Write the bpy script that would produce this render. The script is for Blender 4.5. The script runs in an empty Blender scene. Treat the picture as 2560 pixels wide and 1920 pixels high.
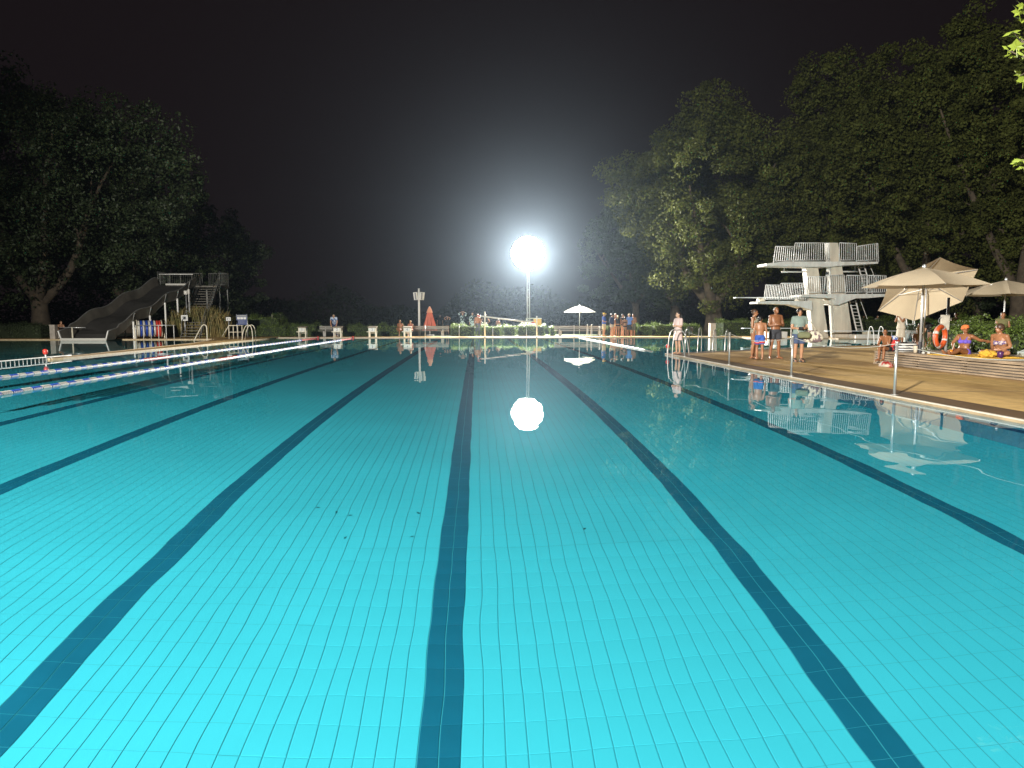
import bpy, bmesh, math, random
import numpy as np
from mathutils import Vector, Matrix, Euler
from mathutils.geometry import tessellate_polygon

R = math.radians
S = bpy.context.scene
COL = S.collection
random.seed(7)

# ------------------------------------------------------------------ camera
FPX = 1730.0                       # focal length in photo pixels (2560 wide)
CAM = Vector((0.0, 0.0, 1.43))
PITCH = math.atan(164 / FPX)
YAW = math.atan(88 / FPX * math.cos(PITCH))
cd = bpy.data.cameras.new("camera")
cam = bpy.data.objects.new("camera", cd)
COL.objects.link(cam)
cam.location = CAM
cam.rotation_euler = (R(90) - PITCH, 0, -YAW)
cd.sensor_width = 36
cd.lens = FPX / 2560 * 36
cd.clip_end = 2000
S.camera = cam

# ------------------------------------------------------------------ night sky
wd = bpy.data.worlds.new("World")
S.world = wd
wd.use_nodes = True
nt = wd.node_tree
bg = nt.nodes["Background"]
sky = nt.nodes.new("ShaderNodeTexSky")
sky.sky_type = 'NISHITA'
sky.sun_disc = False
sky.sun_elevation = R(-14)
sky.sun_rotation = R(20)
mixn = nt.nodes.new("ShaderNodeMixRGB")
mixn.blend_type = 'ADD'
mixn.inputs[0].default_value = 1.0
mixn.inputs[2].default_value = (0.13, 0.085, 0.100, 1)     # town glow on the night sky
nt.links.new(sky.outputs[0], mixn.inputs[1])
nt.links.new(mixn.outputs[0], bg.inputs[0])
bg.inputs[1].default_value = 0.06

S.view_settings.view_transform = 'Standard'
S.view_settings.look = 'None'
S.view_settings.exposure = 0.0
S.view_settings.gamma = 1.0
S.cycles.max_bounces = 8
S.cycles.diffuse_bounces = 3
S.cycles.glossy_bounces = 4
S.cycles.transmission_bounces = 6
S.cycles.volume_bounces = 0
S.cycles.transparent_max_bounces = 8
S.cycles.sample_clamp_indirect = 4.0
S.cycles.use_denoising = True
S.cycles.caustics_reflective = False
S.cycles.caustics_refractive = True


# ------------------------------------------------------------------ pixel helpers
def ray(px, py):
    d = Vector(((px - 1280) / FPX, -(py - 960) / FPX, -1.0))
    return (cam.rotation_euler.to_matrix() @ d).normalized()


def W(px, py, z=0.05):
    """point on the level plane z seen at a photo pixel"""
    d = ray(px, py)
    return CAM + d * ((z - CAM.z) / d.z)


def WY(px, py, Y):
    """point on the upright plane y = Y seen at a photo pixel"""
    d = ray(px, py)
    return CAM + d * (Y / d.y)


# ------------------------------------------------------------------ materials
MATS = {}


def mat(name, col, rough=0.6, metal=0.0, var=0.0, vscale=3.0, bump=0.0, bscale=20.0, spec=0.5,
        trans=0.0, col2=None, emit=None, estr=0.0, stretch=(1, 1, 1)):
    if name in MATS:
        return MATS[name]
    m = bpy.data.materials.new(name)
    m.use_nodes = True
    n = m.node_tree
    b = n.nodes["Principled BSDF"]
    b.inputs["Base Color"].default_value = (*col, 1)
    b.inputs["Roughness"].default_value = rough
    b.inputs["Metallic"].default_value = metal
    b.inputs["Specular IOR Level"].default_value = spec
    if emit:
        b.inputs["Emission Color"].default_value = (*emit, 1)
        b.inputs["Emission Strength"].default_value = estr
    if var > 0 or bump > 0 or col2:
        tc = n.nodes.new("ShaderNodeTexCoord")
        mp = n.nodes.new("ShaderNodeMapping")
        mp.inputs["Scale"].default_value = stretch
        n.links.new(tc.outputs["Object"], mp.inputs[0])
    if var > 0 or col2:
        ns = n.nodes.new("ShaderNodeTexNoise")
        ns.inputs["Scale"].default_value = vscale
        ns.inputs["Detail"].default_value = 5
        n.links.new(mp.outputs[0], ns.inputs[0])
        cr = n.nodes.new("ShaderNodeValToRGB")
        cr.color_ramp.elements[0].position = 0.46 if col2 else 0.32
        cr.color_ramp.elements[1].position = 0.54 if col2 else 0.68
        c2 = col2 or tuple(min(1, c * (1 + var)) for c in col)
        c1 = col if col2 else tuple(c * (1 - var) for c in col)
        cr.color_ramp.elements[0].color = (*c1, 1)
        cr.color_ramp.elements[1].color = (*c2, 1)
        n.links.new(ns.outputs[0], cr.inputs[0])
        n.links.new(cr.outputs[0], b.inputs["Base Color"])
    if bump > 0:
        nb = n.nodes.new("ShaderNodeTexNoise")
        nb.inputs["Scale"].default_value = bscale
        nb.inputs["Detail"].default_value = 4
        n.links.new(mp.outputs[0], nb.inputs[0])
        bp = n.nodes.new("ShaderNodeBump")
        bp.inputs["Strength"].default_value = bump
        bp.inputs["Distance"].default_value = 0.02
        n.links.new(nb.outputs[0], bp.inputs["Height"])
        n.links.new(bp.outputs[0], b.inputs["Normal"])
    if trans > 0:                      # thin cloth or leaf: some light comes through
        tb = n.nodes.new("ShaderNodeBsdfTranslucent")
        tb.inputs[0].default_value = (*col, 1)
        if b.inputs["Base Color"].is_linked:
            n.links.new(b.inputs["Base Color"].links[0].from_socket, tb.inputs[0])
        mx = n.nodes.new("ShaderNodeMixShader")
        mx.inputs[0].default_value = trans
        n.links.new(b.outputs[0], mx.inputs[1])
        n.links.new(tb.outputs[0], mx.inputs[2])
        n.links.new(mx.outputs[0], n.nodes["Material Output"].inputs["Surface"])
    MATS[name] = m
    return m


# ------------------------------------------------------------------ mesh building
class MB:
    def __init__(self):
        self.v, self.f, self.mi = [], [], []
        self.cur = 0

    def add(self, vs, fs):
        o = len(self.v)
        self.v.extend([tuple(p) for p in vs])
        for f in fs:
            self.f.append(tuple(i + o for i in f))
            self.mi.append(self.cur)
        return self

    def box(self, c, s, rot=None):
        """axis box: centre c, full size s"""
        hx, hy, hz = s[0] / 2, s[1] / 2, s[2] / 2
        vs = [Vector((x * hx, y * hy, z * hz)) for x in (-1, 1) for y in (-1, 1) for z in (-1, 1)]
        if rot is not None:
            vs = [rot @ p for p in vs]
        c = Vector(c)
        vs = [p + c for p in vs]
        return self.add(vs, [(0, 1, 3, 2), (4, 6, 7, 5), (0, 4, 5, 1), (2, 3, 7, 6), (0, 2, 6, 4), (1, 5, 7, 3)])

    def bar(self, a, b, w, t, up=(0, 0, 1)):
        """rectangular bar from a to b, width w (sideways), thickness t (along up)"""
        a, b = Vector(a), Vector(b)
        d = (b - a).normalized()
        up = Vector(up)
        s = d.cross(up)
        if s.length < 1e-4:
            s = d.cross(Vector((1, 0, 0)))
        s.normalize()
        u = s.cross(d).normalized()
        vs = []
        for p in (a, b):
            for i, j in ((-1, -1), (1, -1), (1, 1), (-1, 1)):
                vs.append(p + s * (i * w / 2) + u * (j * t / 2))
        return self.add(vs, [(3, 2, 1, 0), (4, 5, 6, 7), (0, 1, 5, 4), (1, 2, 6, 5), (2, 3, 7, 6), (3, 0, 4, 7)])

    def tube(self, pts, r, seg=8, caps=True, close=False):
        pts = [Vector(p) for p in pts]
        n = len(pts)
        rs = r if isinstance(r, (list, tuple)) else [r] * n
        vs, fs = [], []
        prev = None
        for i, p in enumerate(pts):
            if close:
                d = pts[(i + 1) % n] - pts[i - 1]
            else:
                d = pts[min(i + 1, n - 1)] - pts[max(i - 1, 0)]
            d = d.normalized() if d.length > 1e-9 else Vector((0, 0, 1))
            if prev is None:
                a = Vector((1, 0, 0)) if abs(d.x) < 0.8 else Vector((0, 1, 0))
                u = (a - d * a.dot(d)).normalized()
            else:
                u = (prev - d * prev.dot(d)).normalized()
            prev = u
            w = d.cross(u)
            for k in range(seg):
                t = 2 * math.pi * k / seg
                vs.append(p + (u * math.cos(t) + w * math.sin(t)) * rs[i])
        m = n if close else n - 1
        for i in range(m):
            for k in range(seg):
                a = i * seg + k
                b = i * seg + (k + 1) % seg
                c = ((i + 1) % n) * seg + (k + 1) % seg
                e = ((i + 1) % n) * seg + k
                fs.append((a, b, c, e))
        if caps and not close:
            fs.append(tuple(range(seg))[::-1])
            fs.append(tuple(range((n - 1) * seg, n * seg)))
        return self.add(vs, fs)

    def loft(self, rings, caps=True, closed=True):
        k = len(rings[0])
        vs = [p for rg in rings for p in rg]
        fs = []
        for i in range(len(rings) - 1):
            for j in range(k if closed else k - 1):
                fs.append((i * k + j, i * k + (j + 1) % k, (i + 1) * k + (j + 1) % k, (i + 1) * k + j))
        if caps and closed:
            fs.append(tuple(range(k))[::-1])
            fs.append(tuple(range((len(rings) - 1) * k, len(rings) * k)))
        return self.add(vs, fs)

    def ell(self, c, r, nu=12, nv=8, rot=None):
        c = Vector(c)
        vs, fs = [], []
        for i in range(nv + 1):
            ph = math.pi * i / nv
            for j in range(nu):
                th = 2 * math.pi * j / nu
                p = Vector((r[0] * math.sin(ph) * math.cos(th), r[1] * math.sin(ph) * math.sin(th), r[2] * math.cos(ph)))
                if rot is not None:
                    p = rot @ p
                vs.append(p + c)
        for i in range(nv):
            for j in range(nu):
                fs.append((i * nu + j, (i + 1) * nu + j, (i + 1) * nu + (j + 1) % nu, i * nu + (j + 1) % nu))
        return self.add(vs, fs)

    def cyl(self, a, b, r, seg=12, r2=None):
        return self.tube([a, b], [r, r if r2 is None else r2], seg)

    def mesh(self, name, mats, smooth=False):
        me = bpy.data.meshes.new(name)
        me.from_pydata(self.v, [], self.f)
        for m in (mats if isinstance(mats, (list, tuple)) else [mats]):
            me.materials.append(m)
        if any(self.mi):
            me.polygons.foreach_set("material_index", self.mi)
        if smooth:
            me.polygons.foreach_set("use_smooth", [True] * len(me.polygons))
        me.update()
        return me

    def build(self, name, mats, parent=None, smooth=False, loc=None):
        o = bpy.data.objects.new(name, self.mesh(name, mats, smooth))
        COL.objects.link(o)
        if parent is not None:
            o.parent = parent
        if loc is not None:
            o.location = loc
        return o


def tag(o, label=None, cat=None, group=None, kind=None):
    if label:
        o["label"] = label
    if cat:
        o["category"] = cat
    if group:
        o["group"] = group
    if kind:
        o["kind"] = kind
    return o


def empty(name, loc=(0, 0, 0), rz=0.0, label=None, cat=None, group=None):
    o = bpy.data.objects.new(name, None)
    COL.objects.link(o)
    o.location = loc
    o.rotation_euler = (0, 0, rz)
    o.empty_display_size = 0.1
    return tag(o, label, cat, group)


def inst(name, me, parent=None, loc=(0, 0, 0), rot=(0, 0, 0), sc=(1, 1, 1)):
    o = bpy.data.objects.new(name, me)
    COL.objects.link(o)
    o.parent = parent
    o.location = loc
    o.rotation_euler = rot
    o.scale = sc
    return o


def copy_tree(o, parent=None):
    c = o.copy()
    COL.objects.link(c)
    c.parent = parent
    for ch in list(o.children):
        copy_tree(ch, c)
    return c


def bez(pts, n=8):
    """Catmull-Rom through pts"""
    P = [Vector(p) for p in pts]
    P = [P[0] * 2 - P[1]] + P + [P[-1] * 2 - P[-2]]
    out = []
    for i in range(1, len(P) - 2):
        for k in range(n):
            t = k / n
            a, b, c, d = P[i - 1], P[i], P[i + 1], P[i + 2]
            out.append(0.5 * ((2 * b) + (c - a) * t + (2 * a - 5 * b + 4 * c - d) * t * t + (3 * b - a - 3 * c + d) * t ** 3))
    out.append(P[-2])
    return out

# ================================================================== THE SETTING
DZ = 0.05                # deck height over the water
DEPTH = 2.0
XL, XR, Y0, Y1 = -14.5, 7.43, 0.0, 51.0
BAY = [(XR, 27.0), (11.0, 29.3), (15.2, 32.1), (18.0, 33.9), (22.0, 35.6), (30.0, 36.2), (30.0, 46.6), (24.9, 46.6), (24.9, 47.9), (19.8, 47.9), (19.8, Y1)]
WALK = [(XL, Y1), (XL, 25.0), (-14.62, 24.6), (-14.85, 24.75), (-15.35, 31.0), (-16.0, 40.0), (-17.6, 47.6)]
POOL = [(XR, Y0)] + BAY + WALK + [(-48.0, 47.6), (-48.0, Y0)]
DECK = [(-60.0, -14.0), (45.0, -14.0), (45.0, 53.6), (-60.0, 53.6)]

concrete = mat("deck_concrete", (0.40, 0.30, 0.165), rough=0.75, bump=0.25, bscale=60, spec=0.3)
# deck: tan concrete, broad damp streaks and stains of their own shape
_n = concrete.node_tree
_b = _n.nodes["Principled BSDF"]
_tc = [x for x in _n.nodes if x.type == 'TEX_COORD'][0]
_mp = _n.nodes.new("ShaderNodeMapping")
_mp.inputs["Scale"].default_value = (0.9, 0.22, 1)
_n.links.new(_tc.outputs["Object"], _mp.inputs[0])
_n1 = _n.nodes.new("ShaderNodeTexNoise"); _n1.inputs["Scale"].default_value = 0.7; _n1.inputs["Detail"].default_value = 6
_n2 = _n.nodes.new("ShaderNodeTexNoise"); _n2.inputs["Scale"].default_value = 5.0; _n2.inputs["Detail"].default_value = 8
_n.links.new(_mp.outputs[0], _n1.inputs[0]); _n.links.new(_tc.outputs["Object"], _n2.inputs[0])
_r1 = _n.nodes.new("ShaderNodeValToRGB")
_r1.color_ramp.elements[0].position = 0.43; _r1.color_ramp.elements[0].color = (0.40, 0.25, 0.095, 1)
_r1.color_ramp.elements[1].position = 0.56; _r1.color_ramp.elements[1].color = (0.66, 0.44, 0.165, 1)
_n.links.new(_n1.outputs[0], _r1.inputs[0])
_mx = _n.nodes.new("ShaderNodeMixRGB"); _mx.blend_type = 'MULTIPLY'; _mx.inputs[0].default_value = 0.5
_r2 = _n.nodes.new("ShaderNodeValToRGB")
_r2.color_ramp.elements[0].position = 0.3; _r2.color_ramp.elements[0].color = (0.6, 0.58, 0.55, 1)
_r2.color_ramp.elements[1].position = 0.62; _r2.color_ramp.elements[1].color = (1, 1, 1, 1)
_n.links.new(_n2.outputs[0], _r2.inputs[0])
_n.links.new(_r1.outputs[0], _mx.inputs[1]); _n.links.new(_r2.outputs[0], _mx.inputs[2])
_n.links.new(_mx.outputs[0], _b.inputs["Base Color"])
_mr = _n.nodes.new("ShaderNodeMapRange"); _mr.inputs[1].default_value = 0.38; _mr.inputs[2].default_value = 0.58; _mr.inputs[3].default_value = 0.42; _mr.inputs[4].default_value = 0.85
_n.links.new(_n1.outputs[0], _mr.inputs[0]); _n.links.new(_mr.outputs[0], _b.inputs["Roughness"])

lawn = mat("lawn", (0.045, 0.06, 0.022), rough=0.95, var=0.4, vscale=1.2, bump=0.5, bscale=30)
coping = mat("pool_coping", (0.56, 0.50, 0.41), rough=0.5, var=0.12, vscale=6)
wetband = mat("wet_deck_band", (0.125, 0.080, 0.043), rough=0.5, var=0.3, vscale=1.5, stretch=(1, 0.3, 1))
tile_pale = mat("pool_tile_pale", (0.058, 0.64, 0.80), rough=0.25, var=0.05, vscale=0.6)
tile_dark = mat("pool_tile_dark", (0.008, 0.155, 0.26), rough=0.25, var=0.08, vscale=2)
grout = mat("pool_grout", (0.03, 0.38, 0.48), rough=0.8)
tile_wall = mat("pool_wall_tile", (0.16, 0.46, 0.66), rough=0.25, var=0.08, vscale=1)
tile_blue = mat("pool_wall_stripe", (0.02, 0.07, 0.22), rough=0.25)
kid_tile = mat("shallow_pool_tile", (0.10, 0.40, 0.42), rough=0.3, var=0.2, vscale=0.5)


def sheet(name, outer, holes, z, m, kind="structure"):
    polys = [[Vector((x, y, z)) for x, y in outer]] + [[Vector((x, y, z)) for x, y in h] for h in holes]
    flat = [p for pl in polys for p in pl]
    tris = tessellate_polygon(polys)
    mb = MB()
    fs = []
    for t in tris:
        a, b, c = (flat[i] for i in t)
        fs.append(t if (b - a).cross(c - a).z > 0 else t[::-1])
    mb.add(flat, fs)
    o = mb.build(name, m)
    tag(o, kind=kind)
    return o


ground = sheet("ground", [(-500, -300), (500, -300), (500, 900), (-500, 900)], [DECK], 0.03, lawn)
deck = sheet("pool_deck", DECK, [POOL], DZ, concrete)


def offset_line(pts, d):
    """polyline moved sideways by d (left of travel), mitred"""
    P = [Vector((x, y)) for x, y in pts]
    out = []
    for i, p in enumerate(P):
        ns = []
        if i > 0:
            e = (P[i] - P[i - 1]).normalized(); ns.append(Vector((-e.y, e.x)))
        if i < len(P) - 1:
            e = (P[i + 1] - P[i]).normalized(); ns.append(Vector((-e.y, e.x)))
        n = sum(ns, Vector((0, 0)))
        n = n / max(0.3, n.dot(ns[0])) if n.length > 1e-6 else ns[0]
        out.append(p + n * d)
    return out


def strip(mb, pts, d0, d1, z0, z1):
    """raised strip beside a polyline, between offsets d0 and d1, from z0 up to z1"""
    a, b = offset_line(pts, d0), offset_line(pts, d1)
    rings = []
    for p, q in zip(a, b):
        rings.append([(p.x, p.y, z0), (q.x, q.y, z0), (q.x, q.y, z1), (p.x, p.y, z1)])
    mb.loft(rings)


edge_line = [(XR, Y0)] + BAY + [(XL, Y1)]
mb = MB(); strip(mb, edge_line, 0.014, -0.040, DZ - 0.012, DZ + 0.008)
cop = mb.build("coping", coping, deck)
mb = MB(); strip(mb, edge_line, 0.010, -0.030, -0.035, DZ - 0.0125)
mb.build("gutter_face", mat("gutter_tan", (0.34, 0.25, 0.15), rough=0.5, var=0.2, vscale=3), deck)
mb = MB(); strip(mb, edge_line[:7], -0.045, -0.66, DZ - 0.02, DZ + 0.006)
mb.build("wet_band", wetband, deck)
mb = MB(); strip(mb, [(XL, Y1)] + WALK[1:] + [(-48.0, 47.6)], 0.018, -0.10, -0.035, DZ + 0.010)
mb.build("coping", mat("walkway_edge", (0.52, 0.40, 0.24), rough=0.6, var=0.15, vscale=4), deck)
# expansion joints across the deck by the long edge
mb = MB()
for y in (8.6, 12.6, 16.4, 20.4, 24.3):
    mb.box((XR + 0.63 + 1.9, y, DZ + 0.001), (3.8, 0.018, 0.008))
mb.build("joint", mat("deck_joint", (0.10, 0.075, 0.045), rough=0.9), deck)

# ---- pool walls
mb = MB()
ring = POOL
for i in range(len(ring)):
    (ax, ay), (bx, by) = ring[i], ring[(i + 1) % len(ring)]
    mb.add([(ax, ay, -DEPTH - 0.05), (bx, by, -DEPTH - 0.05), (bx, by, DZ), (ax, ay, DZ)], [(0, 1, 2, 3)])
wall = mb.build("pool_wall", mat("pool_wall_grout", (0.10, 0.32, 0.45), rough=0.8))
tag(wall, kind="structure")
# long wall tiles in view: courses of pale tile with one dark blue course
th = 0.245
pale = MB(); blue = MB()
nz = 8
ny = int((27.0 - 5.0) / 0.5)
wall_tile_me = MB().box((0, 0, 0), (0.012, 0.488, th - 0.008)).mesh("wall_tile", tile_wall)
blue_tile_me = MB().box((0, 0, 0), (0.012, 0.488, th - 0.008)).mesh("wall_tile_blue", tile_blue)
for j in range(ny):
    for k in range(nz):
        y = 5.0 + 0.5 * j + 0.25
        z = -0.13 - th * (k + 0.5)
        me_, mb_ = (blue_tile_me, blue) if k == 2 else (wall_tile_me, pale)
        if y < 14 and k < 5:
            inst("wall_tile", me_, wall, (XR - 0.006, y, z))
        else:
            mb_.box((XR - 0.006, y, z), (0.012, 0.488, th - 0.008))
tag(pale.build("tile_courses", tile_wall, wall), kind="stuff")
tag(blue.build("stripe_course", tile_blue, wall), kind="stuff")

# ---- main pool floor: real tiles over a grout bed
floor = MB().add([(-48.1, Y0, -DEPTH - 0.004), (30.1, Y0, -DEPTH - 0.004), (30.1, Y1, -DEPTH - 0.004), (-48.1, Y1, -DEPTH - 0.004)],
                 [(0, 1, 2, 3)]).build("pool_floor", grout)
tag(floor, kind="structure")
TW, TL, G, GY = 0.125, 0.25, 0.0062, 0.0026
LANES = [-12.72 + 2.5 * i for i in range(8)]
LANE0 = LANES[5]                     # tile columns are counted from this lane's edge
xs0 = LANE0 - 0.125


def lane_col(c):
    """is tile column c part of a dark lane line"""
    return (c % 20) in (0, 1) and -5 <= math.floor(c / 20) <= 2


cmin = math.ceil((XL - xs0) / TW)
cmax = math.floor((XR - xs0) / TW)
rows = int((Y1 - Y0) / TL)
bev = 0.004
def tile_mesh(name, m):
    t = MB()
    hx, hy = TW / 2 - G / 2, TL / 2 - GY / 2
    r0 = [(-hx, -hy, -0.004), (hx, -hy, -0.004), (hx, hy, -0.004), (-hx, hy, -0.004)]
    r1 = [(x, y, -0.001) for x, y, _ in r0]
    r2 = [(x * (1 - bev / hx), y * (1 - bev / hy), 0.0005) for x, y, _ in r0]
    t.loft([r0, r1, r2])
    return t.mesh(name, m)
tp, td = tile_mesh("tile", tile_pale), tile_mesh("tile_dark", tile_dark)
near = []
for r in range(rows):
    y = Y0 + TL * (r + 0.5)
    if not 3.4 < y < 6.2:
        continue
    for c in range(cmin, cmax):
        x = xs0 + TW * (c + 0.5)
        if -1.45 < x - 0.12 * (y - 3.5) < 1.8 and len(near) < 298:
            near.append((r, c))
nearset = set(near)
rnd = random.Random(3)
for r, c in near:
    inst("tile", td if lane_col(c) else tp, floor,
         (xs0 + TW * (c + 0.5), Y0 + TL * (r + 0.5), -DEPTH + rnd.uniform(-0.0006, 0.0006)))


def tile_field(name, dark, m):
    V, F = [], []
    n = 0
    hx, hy = TW / 2 - G / 2, TL / 2 - GY / 2
    for r in range(rows):
        y = Y0 + TL * (r + 0.5)
        for c in range(cmin, cmax):
            if lane_col(c) != dark or (r, c) in nearset:
                continue
            x = xs0 + TW * (c + 0.5)
            z = -DEPTH
            V += [(x - hx, y - hy, z), (x + hx, y - hy, z), (x + hx, y + hy, z), (x - hx, y + hy, z)]
            F.append((n, n + 1, n + 2, n + 3)); n += 4
    mb = MB(); mb.add(V, F)
    tag(mb.build(name, m, floor), kind="stuff")
tile_field("tile_field", False, tile_pale)
tile_field("lane_line_tiles", True, tile_dark)
# lane lines end in a T before the far wall
for x in LANES:
    MB().box((x, Y1 - 2.0, -DEPTH + 0.002), (1.0, 0.25, 0.006)).build("lane_line_end", tile_dark, floor)
# the diving bay and the children's pool floors
MB().box((18.7, 39.0, -DEPTH + 0.02), (22.4, 26.0, 0.05)).build("bay_floor", tile_pale, floor)
kid = MB().box((-31.5, 24.5, -1.05), (33.4, 47.4, 0.06)).build("shallow_pool_floor", kid_tile)
tag(kid, kind="structure")
dw = MB().box((-14.68, 12.9, -1.02), (0.30, 23.8, 1.96)).build("dividing_wall", mat("dividing_wall", (0.10, 0.30, 0.36), rough=0.5, var=0.2, vscale=2))
tag(dw, kind="structure")

# ---- water
water_m = bpy.data.materials.new("water")
water_m.use_nodes = True
n = water_m.node_tree
for x in list(n.nodes):
    if x.type != 'OUTPUT_MATERIAL':
        n.nodes.remove(x)
gl = n.nodes.new("ShaderNodeBsdfGlass")
gl.inputs["IOR"].default_value = 1.333
gl.inputs["Roughness"].default_value = 0.0
gl.inputs["Color"].default_value = (0.93, 0.99, 1.0, 1)
tc = n.nodes.new("ShaderNodeTexCoord")
hs = []
for sc, wgt, rot in ((1.2, 1.0, 0.5), (2.2, 0.30, -0.4)):
    mp = n.nodes.new("ShaderNodeMapping"); mp.inputs["Rotation"].default_value = (0, 0, rot)
    mp.inputs["Scale"].default_value = (1.0, 0.75, 1.0)
    ns = n.nodes.new("ShaderNodeTexNoise"); ns.inputs["Scale"].default_value = sc; ns.inputs["Detail"].default_value = 0.6
    n.links.new(tc.outputs["Object"], mp.inputs[0]); n.links.new(mp.outputs[0], ns.inputs[0])
    mm = n.nodes.new("ShaderNodeMath"); mm.operation = 'MULTIPLY'; mm.inputs[1].default_value = wgt
    n.links.new(ns.outputs[0], mm.inputs[0]); hs.append(mm)
ad = n.nodes.new("ShaderNodeMath"); ad.operation = 'ADD'
n.links.new(hs[0].outputs[0], ad.inputs[0]); n.links.new(hs[1].outputs[0], ad.inputs[1])
bp = n.nodes.new("ShaderNodeBump")
bp.inputs["Strength"].default_value = 1.0
bp.inputs["Distance"].default_value = 0.010
sx = n.nodes.new("ShaderNodeSeparateXYZ"); n.links.new(tc.outputs["Object"], sx.inputs[0])
mr = n.nodes.new("ShaderNodeMapRange"); mr.inputs[1].default_value = 2.0; mr.inputs[2].default_value = 8.5   # livelier water at the near end
mr.inputs[3].default_value = 1.6; mr.inputs[4].default_value = 0.26
n.links.new(sx.outputs["Y"], mr.inputs[0])
am = n.nodes.new("ShaderNodeMath"); am.operation = 'MULTIPLY'
n.links.new(ad.outputs[0], am.inputs[0]); n.links.new(mr.outputs[0], am.inputs[1])
n.links.new(am.outputs[0], bp.inputs["Height"])
n.links.new(bp.outputs[0], gl.inputs["Normal"])
n.links.new(gl.outputs[0], n.nodes["Material Output"].inputs["Surface"])
water = sheet("water", [(x, y) for x, y in POOL], [], 0.0, water_m)
water.data.polygons.foreach_set("use_smooth", [True] * len(water.data.polygons))
water.cycles.is_caustics_caster = True
for o in [floor, kid, wall, dw] + list(floor.children) + list(wall.children):
    o.cycles.is_caustics_receiver = True


# ---- fallen leaves on the pool floor
def W_floor(px, py):
    d = ray(px, py)
    s = CAM + d * (-CAM.z / d.z)
    hx = Vector((d.x, d.y, 0))
    si = hx.length / 1.333
    t = si / math.sqrt(1 - si * si) * DEPTH
    return s + hx.normalized() * t + Vector((0, 0, -DEPTH))


lf = MB()
lf.add([(0, -.06, 0.004), (.03, -.01, .014), (.022, .04, .008), (0, .07, .012), (-.026, .035, .010), (-.03, -.012, .006), (0, .01, .004)], [(0, 1, 6), (1, 2, 6), (2, 3, 6), (3, 4, 6), (4, 5, 6), (5, 0, 6)])
lf.bar((0, -.055, .006), (.006, -.10, .010), .005, .004)
leaf_me = lf.mesh("fallen_leaf", mat("sodden_leaf", (0.04, 0.44, 0.54), rough=0.7))
rnd = random.Random(5)
for px, py in ((1045, 1283), (872, 1288), (792, 1269), (840, 1281), (1460, 1324), (1032, 1342), (862, 1346), (735, 1021), (918, 1019)):
    o = inst("fallen_leaf", leaf_me, None, W_floor(px, py), (0, 0, rnd.uniform(0, 6)), (rnd.uniform(.3, .5),) * 3)
    tag(o, "small dark leaf lying on the pale tiled pool floor", "leaf", "fallen leaves on the pool floor")

# ================================================================== FLOODLIGHT MASTS
steel = mat("galvanised_steel", (0.55, 0.56, 0.57), rough=0.4, metal=0.6, var=0.1, vscale=8)
white_steel = mat("white_painted_steel", (0.78, 0.77, 0.74), rough=0.4, var=0.05, vscale=6)
black_m = mat("black_plastic", (0.02, 0.02, 0.022), rough=0.5)
lampglass = mat("floodlight_glass", (0.9, 0.9, 0.9), rough=0.2, emit=(1.0, 0.93, 0.78), estr=18.0)
lampglass.cycles.emission_sampling = "NONE"


def flood_mast(loc, height, aim, label, power, spread, warm, head_r=1.15, lean=0.0, caustic=True):
    root = empty("floodlight_mast", loc, 0, label, "floodlight")
    mb = MB()
    for s in (-1, 1):
        mb.tube([(s * 0.11, 0, 0), (s * 0.085 - lean, 0, height - 0.2)], [0.07, 0.05], 8)
    mb.build("pole", steel, root, smooth=True)
    for i in range(int(height / 0.7)):
        z = 0.5 + i * 0.7
        MB().bar((-0.1 - lean * z / height, 0, z), (0.1 - lean * z / height, 0, z), 0.04, 0.04).build("rung", steel, root)
    MB().box((0, 0, 0.02), (0.6, 0.6, 0.06)).build("base_plate", steel, root)
    head = Vector((-lean, 0, height))
    d = (Vector(aim) - (Vector(loc) + head)).normalized()
    rot = d.to_track_quat('-Z', 'Y').to_matrix()
    right = rot @ Vector((1, 0, 0)); up = rot @ Vector((0, 1, 0))
    fr = MB()
    fr.tube([head + (right * math.cos(t) + up * math.sin(t)) * head_r * 0.7 - d * 0.2 for t in [2 * math.pi * k / 20 for k in range(20)]], 0.04, 6, close=True)
    fr.bar(head - right * head_r * 0.95 - d * 0.2, head + right * head_r * 0.95 - d * 0.2, 0.08, 0.08)
    fr.bar(head - up * head_r * 0.95 - d * 0.2, head + up * head_r * 0.95 - d * 0.2, 0.08, 0.08)
    fr.build("frame", steel, root)
    MB().tube([head - d * 0.10, head - d * 0.06], [head_r * 1.12, head_r * 1.12], 32).build("glow_disc", lampglass, root, smooth=False)  # added glowing disc, fills the dark gaps between lenses into one glare
    spots = [(0.0, 0.0)] + [(0.5, 60 * k) for k in range(6)] + [(0.90, 20 * k) for k in range(18)]
    for q, a in spots:
        c = head + (right * math.cos(R(a)) + up * math.sin(R(a))) * head_r * q
        mb = MB()
        mb.tube([c - d * 0.22, c - d * 0.12, c + d * 0.0], [0.10, 0.24, 0.30], 14)
        o = mb.build("floodlight", black_m, root, smooth=True)
        MB().tube([c + d * 0.004, c + d * 0.03], [0.297, 0.28], 14).build("lens", lampglass, o, smooth=True)
    ld = bpy.data.lights.new("mast_lamp", 'SPOT')
    ld.energy = power
    ld.color = warm
    ld.spot_size = R(spread)
    ld.spot_blend = 0.6
    ld.shadow_soft_size = 0.5
    ld.cycles.is_caustics_light = caustic
    lo = bpy.data.objects.new("mast_lamp", ld)
    COL.objects.link(lo)
    lo.parent = root
    lo.location = head + d * 0.7
    lo.rotation_euler = d.to_track_quat('-Z', 'Y').to_euler()
    return root


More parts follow.
